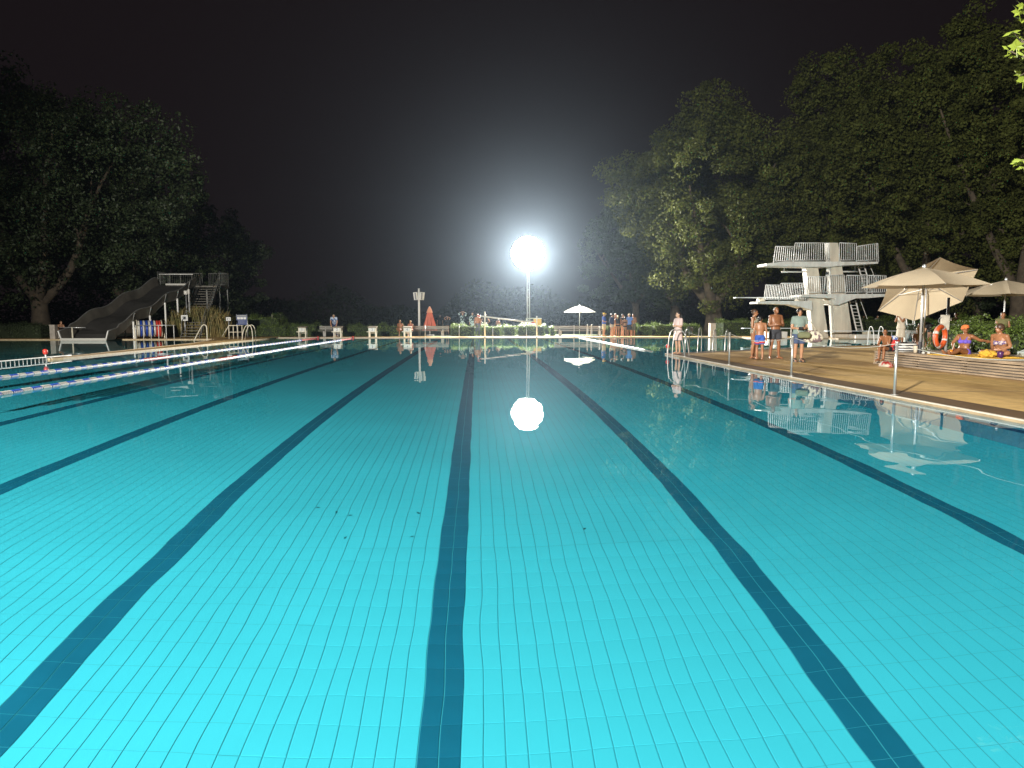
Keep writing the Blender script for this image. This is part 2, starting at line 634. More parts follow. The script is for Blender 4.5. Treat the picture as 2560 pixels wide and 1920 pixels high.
far_lamp = flood_mast((4.75, 63.5, 0.03), 7.3, (8.0, 38.0, 0.0), "lit floodlight mast behind the hedges glaring over the far end", 100000, 124, (1.0, 0.95, 0.86), 1.35, lean=0.1, caustic=False)  # head built oversize, the lamp's bloom put into its shape
near_lamp = flood_mast((-15.5, -15.0, 0.03), 10.5, (0.5, 12.0, 0.0), "floodlight mast at the near end of the pool lighting the deck", 165000, 108, (1.0, 0.95, 0.86), 1.1)

# ================================================================== POOLSIDE THINGS
cream = mat("cream_paint", (0.72, 0.66, 0.52), rough=0.5, var=0.12, vscale=9)
chrome = mat("brushed_steel", (0.62, 0.61, 0.58), rough=0.3, metal=0.75)
white_pl = mat("white_plastic", (0.56, 0.55, 0.50), rough=0.35)
blue_pl = mat("blue_plastic", (0.018, 0.06, 0.36), rough=0.35)
red_pl = mat("red_plastic", (0.55, 0.045, 0.03), rough=0.4)
grey_wood = mat("weathered_bench_wood", (0.23, 0.22, 0.19), rough=0.8, var=0.3, vscale=6, stretch=(0.3, 3, 3))
rope_m = mat("white_rope", (0.42, 0.40, 0.35), rough=0.8)
dark_m = mat("dark_paint", (0.03, 0.03, 0.035), rough=0.5)


def text_mesh(s, size, m, depth=0.004):
    cu = bpy.data.curves.new("txt", 'FONT')
    cu.body = s
    cu.size = size
    cu.extrude = depth
    cu.align_x = 'CENTER'
    cu.align_y = 'CENTER'
    cu.resolution_u = 3
    o = bpy.data.objects.new("txt", cu)
    COL.objects.link(o)
    me = bpy.data.meshes.new_from_object(o.evaluated_get(bpy.context.evaluated_depsgraph_get()))
    bpy.data.objects.remove(o)
    me.materials.clear()
    me.materials.append(m)
    return me


# ---- lane ropes
def float_mesh(name, m, L, r, ridges):
    rings = []
    k = 12
    for i in range(ridges):
        for t, q in ((0.0, 0.88), (0.18, 1.0), (0.82, 1.0), (1.0, 0.88)):
            y = -L / 2 + (i + t) * L / ridges
            rings.append([(r * q * math.cos(2 * math.pi * j / k), y, r * q * math.sin(2 * math.pi * j / k)) for j in range(k)])
    mb = MB()
    mb.loft(rings)
    return mb.mesh(name, m, smooth=False)


FW, FB, FR = (float_mesh(a, b, 0.285, 0.060, 6) for a, b in (("float_white", mat("float_white", (0.42, 0.41, 0.37), rough=0.45)), ("float_blue", mat("float_blue", (0.022, 0.075, 0.42), rough=0.45)), ("float_red", mat("float_red", (0.42, 0.05, 0.04), rough=0.45))))


def lane_rope(x, ya, yb, label):
    root = empty("lane_rope", (x, ya, 0.0), 0, label, "lane rope", "lane ropes across the pool")
    MB().tube([(0, -0.3, 0.01), (0, yb - ya + 0.3, 0.01)], 0.012, 6).build("cable", rope_m, root)
    n = int((yb - ya) / 0.30)
    for i in range(n):
        y = 0.15 + i * 0.30
        Y = ya + y
        me = FW if i % 2 == 0 else FB
        if Y > 46.0 or 24.4 < Y < 26.4:
            me = FR
        inst("float", me, root, (0.03 * math.sin(Y * 0.35 + x) + 0.015 * math.sin(Y * 1.3), y, 0.0), (0, 0, 0))
    # tensioner reel at the end
    MB().cyl((-0.05, yb - ya + 0.35, 0.06), (0.05, yb - ya + 0.35, 0.06), 0.10, 12).build("tensioner", red_pl, root, smooth=False)
    return root


lane_rope(-8.97, 11.0, 50.4, "blue and white lane rope with red ends, the one further from the slide")
lane_rope(-11.47, 13.0, 50.4, "blue and white lane rope with red ends, the one beside the dividing walkway")
rt = empty("float_line", (7.5, 30.6, 0), 0, "plain white float line closing off the diving bay", "float line")
MB().tube([(0, -1.4, 0.02), (0, 20.2, 0.02)], 0.01, 6).build("cable", rope_m, rt)
flw = float_mesh("float_plain", mat("float_white", (0.42, 0.41, 0.37)), 0.48, 0.05, 2)
for i in range(40):
    inst("float", flw, rt, (0.02 * math.sin(i * 0.4), 0.25 + i * 0.5, 0.015))

# ---- barrier posts with rope
ORD = ["first", "second", "third", "fourth", "fifth"]


def barrier(pts, h, label, cat_group, sag, r=0.024):
    """each post a thing; each swag of rope a thing of its own strung between posts"""
    me = MB()
    me.tube([(0, 0, 0), (0, 0, h)], r, 10)
    me.tube([(0, 0, h - 0.02), (0, 0, h + 0.02)], [r * 1.15, r * 1.15], 10)
    post_me = me.mesh("post", chrome, smooth=True)
    flange = MB().cyl((0, 0, 0), (0, 0, 0.012), r * 2.6, 14).mesh("flange", chrome)
    for i, p in enumerate(pts):
        root = empty("barrier_post", p, 0, label[0] % ORD[i], "post", cat_group)
        inst("tube", post_me, root)
        inst("flange", flange, root)
        if i + 1 < len(pts):
            a = Vector(p) + Vector((0, 0, h - 0.02))
            b = Vector(pts[i + 1]) + Vector((0, 0, h - 0.02))
            q = [a.lerp(b, t / 20) - Vector((0, 0, sag * (1 - (2 * t / 20 - 1) ** 2))) for t in range(21)]
            ro = MB().tube([v - a for v in q], 0.0065, 6).build("barrier_rope", rope_m, None, smooth=True, loc=a)
            tag(ro, label[1] % (ORD[i] + " and " + ORD[i + 1]), "rope", cat_group + " ropes")


barrier([(XR + 0.06, y, DZ + 0.012) for y in (24.6, 20.2, 16.1, 12.0, 8.0)], 0.94,
        ("slim steel barrier post on the tan deck's edge, %s from the deck tip", "white rope sagging between the %s steel posts from the deck tip"),
        "barrier posts along the tan deck", 0.15)
far_posts = [WY(px, 841, Y1 + 0.12) for px in (1063, 1148, 1232, 1316, 1435)]
barrier([(p.x, Y1 + 0.12, DZ + 0.01) for p in far_posts], 0.86,
        ("thin pale barrier post before the far hedges, %s from the numbered blocks", "white rope between the %s thin posts from the numbered blocks"),
        "barrier posts on the far edge", 0.14, 0.02)

# ---- starting blocks
def starting_block(px, num):
    p = WY(px, 842, Y1 + 0.35)
    root = empty("starting_block", (p.x, Y1 + 0.35, DZ + 0.01), 0, "cream starting block with the number " + ["one", "two", "three", "four"][num - 1] + " on its front", "starting block", "numbered starting blocks")
    w, d, h = 0.54, 0.5, 0.74
    for sx in (-1, 1):
        for sy in (-1, 1):
            MB().box((sx * (w / 2 - 0.035), sy * d / 2, h / 2 - 0.02), (0.06, 0.06, h - 0.04)).build("leg", cream, root)
    rot = Euler((R(6), 0, 0)).to_matrix()
    MB().box((0, 0, h), (w + 0.08, d + 0.16, 0.06), rot).build("top", mat("block_top", (0.26, 0.22, 0.16), rough=0.8, var=0.3, vscale=8), root)
    MB().box((0, -d / 2 - 0.045, h - 0.18), (w - 0.15, 0.02, 0.26)).build("number_panel", white_pl, root)
    inst("number", text_mesh(str(num), 0.26, dark_m), root, (0, -d / 2 - 0.062, h - 0.185), (R(90), 0, 0))
    MB().bar((-w / 2 - 0.12, -d / 2 - 0.05, 0.40), (w / 2 + 0.12, -d / 2 - 0.05, 0.40), 0.05, 0.05).build("grip_bar", cream, root)
    MB().bar((-w / 2, d / 2, 0.30), (w / 2, d / 2, 0.30), 0.05, 0.05).build("crossbar", cream, root)
    return root


for i, px in enumerate((758, 845, 932, 1019)):
    starting_block(px, i + 1)

# ---- slatted benches on the far side
def bench(px0, px1, Y, label, group):
    a, b = WY(px0, 838, Y), WY(px1, 838, Y)
    L = b.x - a.x
    root = empty("bench", ((a.x + b.x) / 2, Y, 0.03), 0, label, "bench", group)
    for k in range(3):
        MB().box((0, -0.16 + 0.15 * k, 0.44), (L, 0.13, 0.04)).build("seat_slat", grey_wood, root)
    for k in range(2):
        MB().box((0, 0.30 + 0.03 * k, 0.60 + 0.145 * k), (L, 0.035, 0.125), Euler((R(-8), 0, 0)).to_matrix()).build("back_slat", grey_wood, root)
    n = max(2, int(round(L / 1.7)))
    for k in range(n):
        x = -L / 2 + 0.45 + k * (L - 0.9) / (n - 1)
        mb = MB()
        mb.box((x, -0.04, 0.21), (0.22, 0.14, 0.42))
        mb.box((x, 0.03, 0.385), (0.10, 0.5, 0.07))
        mb.bar((x, 0.32, 0.36), (x, 0.38, 0.80), 0.08, 0.05)
        mb.build("support", mat("bench_concrete", (0.36, 0.35, 0.32), rough=0.9, var=0.2, vscale=5), root)
    return root


bench(797, 860, 54.2, "short grey slatted bench behind the starting block numbered two", "slatted benches before the hedge")
bench(1008, 1121, 54.2, "long grey slatted bench in front of the folded red parasol", "slatted benches before the hedge")
bench(1386, 1512, 54.2, "long grey slatted bench under the open white parasol", "slatted benches before the hedge")


# ---- pool ladders
def ladder_rails(name, pos, rz, label, h=0.78, run=0.62, gap=0.5, m=None, depth=0.9, group=None):
    """two bent handrails that stand on the deck and dive into the water (local -Y is the water)"""
    m = m or chrome
    root = empty(name, pos, rz, label, "pool ladder", group)
    for s in (-1, 1):
        x = s * gap / 2
        pts = [(x, run * 0.75, 0.0), (x, run * 0.62, h * 0.55), (x, run * 0.40, h * 0.92), (x, run * 0.12, h), (x, -0.04, h * 0.86), (x, -0.10, h * 0.5), (x, -0.12, 0.0), (x, -0.12, -depth)]
        MB().tube(bez(pts, 6), 0.021, 8).build("rail", m, root, smooth=True)
        MB().cyl((x, run * 0.75, 0), (x, run * 0.75, 0.012), 0.05, 12).build("flange", m, root)
    for k in range(3):
        MB().box((0, -0.12, -0.22 - 0.26 * k), (gap, 0.07, 0.025)).build("tread", m, root)
    return root


ladder_rails("pool_ladder", (XR, 25.9, DZ), R(-90), "bent steel pool ladder at the tip of the tan deck", 0.95, 0.7, 0.62, group="pool ladders")
ladder_rails("pool_ladder", (8.9, 27.95, DZ), R(147), "bent steel pool ladder on the deck's bay edge, with a white towel tied", 1.0, 0.65, 0.5, group="pool ladders")
ladder_rails("pool_ladder", (10.35, 28.88, DZ), R(147), "steel pool ladder on the bay edge between the towel ladder and swimsuit woman", 0.9, 0.65, 0.5, group="pool ladders")
pL = W(2196, 862, DZ)
ladder_rails("pool_ladder", (pL.x, 35.75, DZ), R(180), "white bent pool ladder on the bay edge behind the seated boy", 0.95, 0.65, 0.55, white_steel, group="pool ladders")
ladder_rails("pool_ladder", (XL, 45.6, DZ), R(90), "cream bent pool ladder on the walkway by the green hedge", 0.95, 0.75, 0.6, cream, group="pool ladders")
pL = WY(1474, 841, Y1)
ladder_rails("pool_ladder", (pL.x, Y1, DZ), 0, "narrow steel ladder on the far edge in front of the long bench", 0.9, 0.6, 0.3, chrome, group="pool ladders")
# bundled white towel on the second ladder
mb = MB(); mb.ell((0, 0, 0), (0.09, 0.07, 0.11), 10, 8); mb.ell((0.02, 0.03, -0.14), (0.05, 0.04, 0.12), 8, 6)
mb.ell((-0.06, 0.02, 0.06), (0.07, 0.05, 0.05), 8, 6)
tag(mb.build("towel", white_pl, None, smooth=True, loc=(8.83, 28.2, 0.98)), "small white towel tied round the ladder rail at the bay edge", "towel")
p1 = WY(1499, 841, Y1 + 0.2)
rt = empty("shower_post", (p1.x, Y1 + 0.2, DZ), 0, "short pale post with a round head beside the long bench", "post")
MB().cyl((0, 0, 0), (0, 0, 0.70), 0.022, 8).build("tube", white_steel, rt)
MB().ell((0, 0, 0.74), (0.07, 0.07, 0.06)).build("head", white_steel, rt, smooth=True)

# ---- handrail and guard rail on the walkway, low rail on the dividing wall
pa = W(518, 851, DZ)
rt = empty("handrail", (pa.x, pa.y, DZ), 0, "cream bent handrail leading from the walkway into the shallow pool", "handrail")
MB().tube(bez([(0, 0, 0), (0, 0, 0.6), (-0.05, 0.03, 0.92), (-0.30, 0.1, 0.93), (-0.7, 0.3, 0.4), (-1.0, 0.4, -0.1)], 6), 0.03, 8).build("rail", cream, rt, smooth=True)
MB().cyl((0, 0, 0), (0, 0, 0.03), 0.09, 12).build("flange", cream, rt)
pa = W(573, 847, DZ)
rt = empty("guard_rail", (pa.x, pa.y, DZ), 0, "cream guard rail of four uprights on the walkway by the reeds", "guard rail")
for k in range(4):
    MB().tube([(k * 0.24, 0.16 * k, 0), (k * 0.24, 0.16 * k, 0.90)], 0.028, 8).build("upright", cream, rt, smooth=True)
MB().tube([(-0.02, 0, 0.90), (0.8, 0.53, 0.90)], 0.028, 8).build("top_rail", cream, rt, smooth=True)
MB().tube([(0.02, 0.0, 0.45), (0.8, 0.53, 0.45)], 0.024, 8).build("mid_rail", cream, rt, smooth=True)
MB().tube([(0, 0, 0.88), (-0.5, 0.1, 0.15)], 0.024, 8).build("brace", cream, rt, smooth=True)

rt = empty("low_rail", (-14.68, 3.0, -0.04), 0, "low white tube rail with short struts on the dividing wall", "rail")
MB().tube(bez([(0, 0, 0.15), (0, 21.2, 0.15), (0, 21.5, 0.135), (0, 21.66, 0.09), (0, 21.7, 0.0)], 5), 0.022, 8).build("tube", white_steel, rt, smooth=True)
sm = MB().box((0, 0, 0.07), (0.02, 0.03, 0.13)).mesh("strut", white_steel)
for i in range(104):
    inst("strut", sm, rt, (0, 0.25 + i * 0.205, 0))
rt = empty("marker_lamp", (-14.69, 24.35, -0.04), 0, "small red marker standing on the tip of the walkway", "marker")
MB().cyl((0, 0, 0), (0, 0, 0.26), 0.02, 8).build("stem", white_steel, rt)
MB().tube([(0, 0, 0.24), (0, 0, 0.30), (0, 0, 0.40), (0, 0, 0.43)], [0.04, 0.075, 0.075, 0.03], 12).build("cap", red_pl, rt, smooth=True)
pm = W(1674, 886, 0)
rt = empty("marker_float", (pm.x, pm.y + 0.3, DZ), 0, "small red headed marker at the deck tip by the ladder", "marker")
MB().cyl((0, 0, -0.03), (0, 0, 0.2), 0.03, 8).build("stem", white_steel, rt)
MB().ell((0, 0, 0.26), (0.08, 0.08, 0.09)).build("head", red_pl, rt, smooth=True)

# ---- boom on two posts, cart, loudspeaker mast, parasols on the far side
YB = Y1 + 0.5
for px, py, lab in ((1212, 779, "tall thin post carrying the high end of the white boom"), (1342, 790, "thin post carrying the low end of the white boom by the yellow cart")):
    t = WY(px, py, YB)
    rt = empty("boom_post", (t.x, YB, DZ), 0, lab, "post", "posts of the white boom")
    MB().cyl((0, 0, 0), (0, 0, t.z - DZ), 0.045, 10).build("tube", cream, rt, smooth=True)
    MB().cyl((0, 0, 0), (0, 0, 0.02), 0.11, 12).build("foot", cream, rt)
a, b = WY(1193, 789, YB - 0.09), WY(1338, 807, YB - 0.09)
rt = empty("boom", a, 0, "white boom with red tips sloping between two thin posts", "boom")
d = b - a
MB().tube([d * 0.06, d * 0.94], 0.055, 10).build("pole", white_pl, rt, smooth=True)
MB().tube([d * 0.0, d * 0.06], [0.035, 0.056], 10).build("tip", red_pl, rt, smooth=True)
MB().tube([d * 0.94, d * 1.0], [0.056, 0.035], 10).build("tip", red_pl, rt, smooth=True)

ca, cb = WY(1315, 812, 59.5), WY(1353, 812, 59.5)
rt = empty("yellow_cart", ((ca.x + cb.x) / 2, 59.5, 0.03), 0, "yellow cabinet with a pale top at the foot of the floodlight", "cabinet")
wc = cb.x - ca.x
MB().box((0, 0, 1.40), (wc, 0.8, 0.07)).build("top", white_pl, rt)
MB().box((wc * 0.24, 0, 0.685), (wc * 0.5, 0.7, 1.36)).build("cabinet", mat("amber_paint", (0.62, 0.34, 0.04), rough=0.5, var=0.1), rt)
for k in range(3):
    MB().box((-wc * 0.25, 0, 0.35 + 0.4 * k), (wc * 0.46, 0.6, 0.04)).build("shelf", white_steel, rt)
for s in (-1, 1):
    MB().box((-wc * 0.47, s * 0.3, 0.68), (0.05, 0.05, 1.36)).build("leg", white_steel, rt)

t0, tb = WY(1047, 722, 57.0), WY(1048, 812, 57.0)
rt = empty("loudspeaker_mast", (t0.x, 57.0, 0.03), 0, "pale mast with upright loudspeaker columns round its head", "mast")
H = t0.z
MB().tube([(0, 0, 0), (0, 0, H)], [0.10, 0.075], 10).build("pole", white_steel, rt, smooth=True)
for ang in (20, 95, 160, 235, 305):
    c = Vector((math.cos(R(ang)), math.sin(R(ang)), 0)) * 0.36 + Vector((0, 0, H - 0.62))
    rot = Euler((0, R(8), 0)).to_matrix()
    rot = Euler((0, 0, R(ang))).to_matrix() @ rot
    o = MB().box(c, (0.13, 0.20, 0.62), rot).build("speaker", white_steel, rt)
    MB().box(c + rot @ Vector((0.07, 0, 0)), (0.012, 0.15, 0.56), rot).build("grille", mat("speaker_grille", (0.25, 0.25, 0.26), rough=0.6), o)
    MB().bar((0, 0, H - 0.62), c, 0.04, 0.04).build("bracket", white_steel, rt)


def parasol(name, loc, r, zr, za, label, fabric, sides=8, tilt=None, pole_m=None, z0=0.0, valance=0.0, group=None, yaw=0.0, scallop=0.06, pr=0.028):
    """open parasol: pole, one fabric panel per side, ribs; zr rim height, za apex height"""
    root = empty(name, loc, 0, label, "parasol", group)
    pole_m = pole_m or steel
    T = Matrix.Identity(3) if tilt is None else Euler(tilt).to_matrix()
    hub = Vector((0, 0, za))
    if tilt is None:
        MB().tube([(0, 0, z0), (0, 0, za)], pr, 10).build("pole", pole_m, root, smooth=True)
    else:
        MB().tube([(0, 0, z0), (0, 0, zr), tuple(Vector((0, 0, zr)) + T @ Vector((0, 0, za - zr)))], pr, 10).build("pole", pole_m, root, smooth=True)
    c0 = Vector((0, 0, zr))

    def P(a, q, up):
        return c0 + T @ Vector((r * q * math.cos(a), r * q * math.sin(a), up))
    hgt = za - zr
    for k in range(sides):
        a0 = yaw + 2 * math.pi * k / sides
        a1 = yaw + 2 * math.pi * (k + 1) / sides
        n = 6
        rings = []
        for i in range(n + 1):
            q = max(0.015, i / n)
            row = []
            for j in range(7):
                t = j / 6
                e0 = Vector((math.cos(a0), math.sin(a0))); e1 = Vector((math.cos(a1), math.sin(a1)))
                e = e0.lerp(e1, t)
                bow = 4 * t * (1 - t)
                qq = q * (1 - scallop * bow * q)
                up = hgt * (1 - q) + hgt * 0.10 * math.sin(math.pi * q) - 0.05 * bow * q * hgt
                row.append(c0 + T @ Vector((r * qq * e.x, r * qq * e.y, up)))
            rings.append(row)
        mb = MB()
        mb.loft(rings, caps=False, closed=False)
        if valance:
            low = [p - T @ Vector((0, 0, valance)) for p in rings[-1]]
            mb.loft([rings[-1], low], caps=False, closed=False)
        mb.build("canopy_panel", fabric, root, smooth=True)
        MB().bar(P(a0, 0.02, hgt * 0.98 - 0.02), P(a0, 0.985, -0.012), 0.022, 0.02, tuple(T @ Vector((0, 0, 1)))).build("rib", pole_m, root)
        MB().bar(c0 + T @ Vector((0, 0, hgt * 0.15)), P(a0, 0.52, hgt * 0.48), 0.018, 0.018).build("strut", pole_m, root)
    mb = MB(); mb.ell(c0 + T @ Vector((0, 0, hgt + 0.03)), (0.05, 0.05, 0.07))
    mb.build("finial", pole_m, root, smooth=True)
    return root


canvas_w = mat("white_canvas", (0.80, 0.77, 0.68), rough=0.85, trans=0.25, var=0.04)
canvas_b = mat("beige_canvas", (0.68, 0.57, 0.40), rough=0.9, trans=0.22, var=0.06, vscale=1.2)
pu = WY(1449, 781, 57.5); pt = WY(1449, 765, 57.5)
parasol("parasol", (pu.x, 57.5, 0.03), 1.5, pu.z, pt.z, "open white parasol standing over the far bench", canvas_w, 6, group="open parasols", yaw=0.4)
for px, lab in ():
    pass
MB_ = MB()
# folded red parasol tent
pa, pb_ = WY(1058, 817, 56.0), WY(1091, 817, 56.0)
ptop = WY(1074, 766, 56.0)
rt = empty("folded_parasol", ((pa.x + pb_.x) / 2, 56.0, 0.03), 0, "tall coral red parasol folded to a cone behind the long bench", "parasol")
coral = mat("coral_canvas", (0.62, 0.17, 0.10), rough=0.85, trans=0.2, var=0.12, vscale=3)
wb = (pb_.x - pa.x) / 2
k = 20
def cone_ring(z, rad, fl):
    return [(rad * (1 + fl * (-1) ** j) * math.cos(2 * math.pi * j / k), rad * 0.8 * (1 + fl * (-1) ** j) * math.sin(2 * math.pi * j / k), z) for j in range(k)]
zt = ptop.z - 0.03
MB().loft([cone_ring(0.42, wb, 0.16), cone_ring(zt - 0.95, wb * 0.52, 0.16), cone_ring(zt - 0.42, wb * 0.30, 0.1)]).build("canopy", coral, rt)
MB().loft([cone_ring(zt - 0.50, wb * 0.44, 0.1), cone_ring(zt - 0.25, wb * 0.30, 0.06), cone_ring(zt - 0.02, 0.05, 0)]).build("cap", mat("coral_cap", (0.70, 0.34, 0.20), rough=0.8, trans=0.2), rt)
MB().cyl((0, 0, 0), (0, 0, zt), 0.04, 10).build("pole", white_steel, rt)
MB().cyl((0, 0, 0), (0, 0, 0.1), 0.35, 16).build("base", mat("bench_concrete", (0.36, 0.35, 0.32)), rt)

# ================================================================== DIVING TOWER
tw_white = mat("tower_white", (0.76, 0.74, 0.68), rough=0.6, var=0.14, vscale=1.8, bump=0.1, bscale=30, stretch=(1.5, 1.5, 0.4))
tw_dim = mat("tower_white_dim", (0.70, 0.63, 0.51), rough=0.8, var=0.20, vscale=1.6, bump=0.2, bscale=40, stretch=(1.6, 1.6, 0.35))  # dimmer, warmer copy of tower white: front-face light put into the colour
YT = 48.6
mpp = YT / FPX


def T6(cx, cy, Y=YT):
    return WY(1820 + 0.1899 * cx, 580 + 0.1899 * cy, Y)


tower = empty("diving_tower", (25.0, YT + 0.7, 0.05), 0, "white concrete diving tower with railed platforms at the bay", "diving tower")
org = Vector(tower.location)


def slab_poly(name, pts2, y0, y1, m, bevel=0.0, parent=tower, m2=None):
    """outline given in the upright plane (crop coordinates), extruded from y0 to y1"""
    A = [T6(cx, cy) for cx, cy in pts2]
    n = len(A)
    mb = MB()
    v0 = [Vector((p.x, y0, p.z)) - org for p in A]
    v1 = [Vector((p.x, y1, p.z)) - org for p in A]
    mb.add(v0 + v1, [tuple(range(n))[::-1] if False else tuple(range(n)), tuple(range(n, 2 * n))[::-1]])
    mb.cur = 1 if m2 else 0
    mb.add(v0 + v1, [(i, n + i, n + (i + 1) % n, (i + 1) % n) for i in range(n)])
    o = mb.build(name, [m, m2] if m2 else m, parent)
    bm = bmesh.new(); bm.from_mesh(o.data); bmesh.ops.remove_doubles(bm, verts=bm.verts, dist=1e-5); bmesh.ops.recalc_face_normals(bm, faces=bm.faces); bm.to_mesh(o.data); bm.free()
    return o


slab_poly("pillar", [(1128, 1398), (1335, 1398), (1262, 905), (1198, 468), (1036, 455), (1085, 905)], YT + 0.12, YT + 0.74, tw_dim, m2=tw_white)
slab_poly("pillar", [(1412, 1402), (1642, 1402), (1575, 905), (1448, 142), (1335, 140), (1378, 905)], YT, YT + 0.66, tw_dim, m2=tw_white)
slab_poly("top_platform", [(480, 447), (480, 420), (720, 392), (1940, 396), (1940, 420), (1480, 446), (1330, 462), (1030, 462)], YT - 0.35, YT + 1.25, tw_white)
slab_poly("middle_platform", [(930, 852), (930, 828), (1140, 818), (2100, 818), (2100, 846), (1800, 872), (1640, 875), (1415, 960), (1365, 960), (1365, 876), (1000, 858)], YT - 0.45, YT + 1.30, tw_white)
slab_poly("low_platform", [(374, 942), (374, 920), (560, 908), (1085, 908), (1095, 1028), (1060, 1022), (850, 958), (550, 946)], YT - 0.2, YT + 1.2, tw_white)
slab_poly("beam", [(1255, 945), (1255, 900), (1372, 900), (1372, 945)], YT + 0.2, YT + 0.6, tw_dim)
# springboards
slab_poly("springboard", [(135, 866), (135, 856), (1010, 852), (1010, 868)], YT + 0.45, YT + 0.95, mat("board_white", (0.70, 0.74, 0.76), rough=0.5))
slab_poly("board_bracket", [(445, 908), (455, 872), (530, 872), (520, 908)], YT + 0.4, YT + 1.0, cream)
slab_poly("board_bracket", [(960, 908), (965, 868), (1040, 868), (1040, 908)], YT + 0.4, YT + 1.0, cream)
bal_cache = {}


def railing(pts2, Y, n, parent=tower, frame=0.030, bar=0.021, name="railing"):
    """panel: four crop corners bottom-left, top-left, top-right, bottom-right; frame part with its balusters as sub-parts"""
    A = [T6(cx, cy, Y) - org for cx, cy in pts2]
    mb = MB()
    mb.tube([A[0], A[1]], frame, 6); mb.tube([A[2], A[3]], frame, 6)
    mb.tube([A[1], A[2]], frame, 6)
    lo0, lo1 = A[0].lerp(A[1], 0.10), A[3].lerp(A[2], 0.10)
    mb.tube([lo0, lo1], frame * 0.8, 6)
    fr = mb.build(name, cream if False else white_steel, parent, smooth=True)
    for i in range(1, n):
        p, q = lo0.lerp(lo1, i / n), A[1].lerp(A[2], i / n)
        L = round((q - p).length, 3)
        me = bal_cache.get((L, bar))
        if me is None:
            me = bal_cache[(L, bar)] = MB().tube([(0, 0, 0), (0, 0, L)], bar, 5).mesh("baluster", white_steel)
        o = inst("baluster", me, fr, p)
        o.rotation_mode = 'QUATERNION'
        o.rotation_quaternion = Vector((0, 0, 1)).rotation_difference(q - p)
    return fr


for Y, dy in ((YT - 0.28, 0), (YT + 1.18, 1)):
    railing([(598, 404), (628, 190), (872, 190), (860, 396)], Y, 9)
    railing([(862, 396), (885, 145), (1325, 142), (1330, 394)], Y, 16)
    railing([(1466, 394), (1468, 143), (1690, 150), (1692, 394)], Y, 8)
    railing([(1694, 394), (1700, 190), (1950, 150), (1960, 394)], Y, 10)
railing([(1962, 394), (1952, 150), (1972, 150), (1982, 394)], YT + 0.5, 2)
for Y in (YT - 0.38, YT + 1.23):
    railing([(1045, 818), (1050, 588), (1272, 586), (1262, 816)], Y, 9)
    railing([(1262, 816), (1290, 566), (1530, 566), (1545, 816)], Y, 10)
    railing([(1548, 816), (1560, 570), (1825, 572), (1828, 816)], Y, 11)
    railing([(1832, 816), (1840, 572), (2080, 572), (2085, 816)], Y, 10)
for Y in (YT - 0.12, YT + 1.12):
    railing([(474, 908), (500, 697), (690, 697), (668, 908)], Y, 9)
    railing([(664, 908), (700, 676), (1036, 672), (1020, 908)], Y, 15)
# hung tube lamp under the top platform
a, b = T6(705, 526, YT + 0.2) - org, T6(1030, 524, YT + 0.2) - org
MB().tube([a, b], 0.055, 10).build("tube_light", white_pl, tower, smooth=True)
a2, b2 = T6(1510, 522, YT + 0.2) - org, T6(1710, 522, YT + 0.2) - org
MB().tube([a2, b2], 0.055, 10).build("tube_light", white_pl, tower, smooth=True)
for q in (a.lerp(b, 0.1), a.lerp(b, 0.92), a2.lerp(b2, 0.8)):
    MB().tube([q, q + Vector((0, 0, 0.42))], 0.012, 6).build("hanger", steel, tower)
MB().box(T6(1305, 545, YT - 0.05) - org, (0.2, 0.1, 0.24)).build("junction_box", mat("dark_grey", (0.08, 0.08, 0.085)), tower)


def rung_ladder(A, B, w, n, name, parent, m, handrail=True):
    """straight ladder from A (bottom middle) to B (top middle); stringers, rungs"""
    A, B = Vector(A), Vector(B)
    sx = Vector((w / 2, 0, 0))
    o = MB().bar(A - sx, B - sx, 0.03, 0.09).build(name, m, parent)
    MB().bar(A + sx, B + sx, 0.03, 0.09).build("stringer", m, o)
    for i in range(n):
        p = A.lerp(B, (i + 0.5) / n)
        MB().box(p, (w, 0.14, 0.035)).build("tread", m, o)
    if handrail:
        off = Vector((w / 2 + 0.05, 0, 0.75))
        MB().tube([A + off + Vector((0.25, 0, 0.1)), B + off], 0.02, 6).build("handrail", m, o)
    return o


rung_ladder(T6(1735, 1300, YT + 1.4) - org, T6(1640, 900, YT + 1.4) - org, 0.46, 9, "stair", tower, white_steel)
rung_ladder(T6(1860, 815, YT + 1.5) - org, T6(1740, 400, YT + 1.5) - org, 0.46, 9, "stair", tower, white_steel)

# one-metre springboards on white boxes
def low_board(px0, px1, bx0, bx1, ybrd, Y, label):
    a, b = WY(px0, ybrd, Y), WY(px1, ybrd, Y)
    c, d = WY(bx0, ybrd, Y), WY(bx1, ybrd, Y)
    root = empty("low_springboard", ((c.x + d.x) / 2, Y, DZ), 0, label, "springboard", "low springboards by the tower")
    ox = (c.x + d.x) / 2
    MB().box(((a.x + b.x) / 2 - ox, 0, a.z - DZ), (b.x - a.x, 0.5, 0.045)).build("board", mat("board_white", (0.70, 0.74, 0.76)), root)
    h = a.z - DZ - 0.24
    MB().box((0, 0, h / 2), (d.x - c.x, 0.9, h)).build("block", tw_white, root)
    MB().box(((d.x - c.x) * 0.1, 0, h + 0.11), (0.28, 0.6, 0.215)).build("fulcrum", cream, root)
    for s in (-1, 1):
        MB().tube([((b.x - ox) * 0.95, s * 0.3, -0.0), ((b.x - ox) * 0.95, s * 0.3, a.z - DZ + 0.0)], 0.025, 8).build("leg", white_steel, root)
    return root


low_board(1856, 1985, 1915, 1962, 820.8, 48.9, "low springboard on a white block beside the tower, over by the barrier rope")
low_board(2064, 2240, 2131, 2190, 827.5, 47.4, "low springboard on a white block in front of the tower stairs")

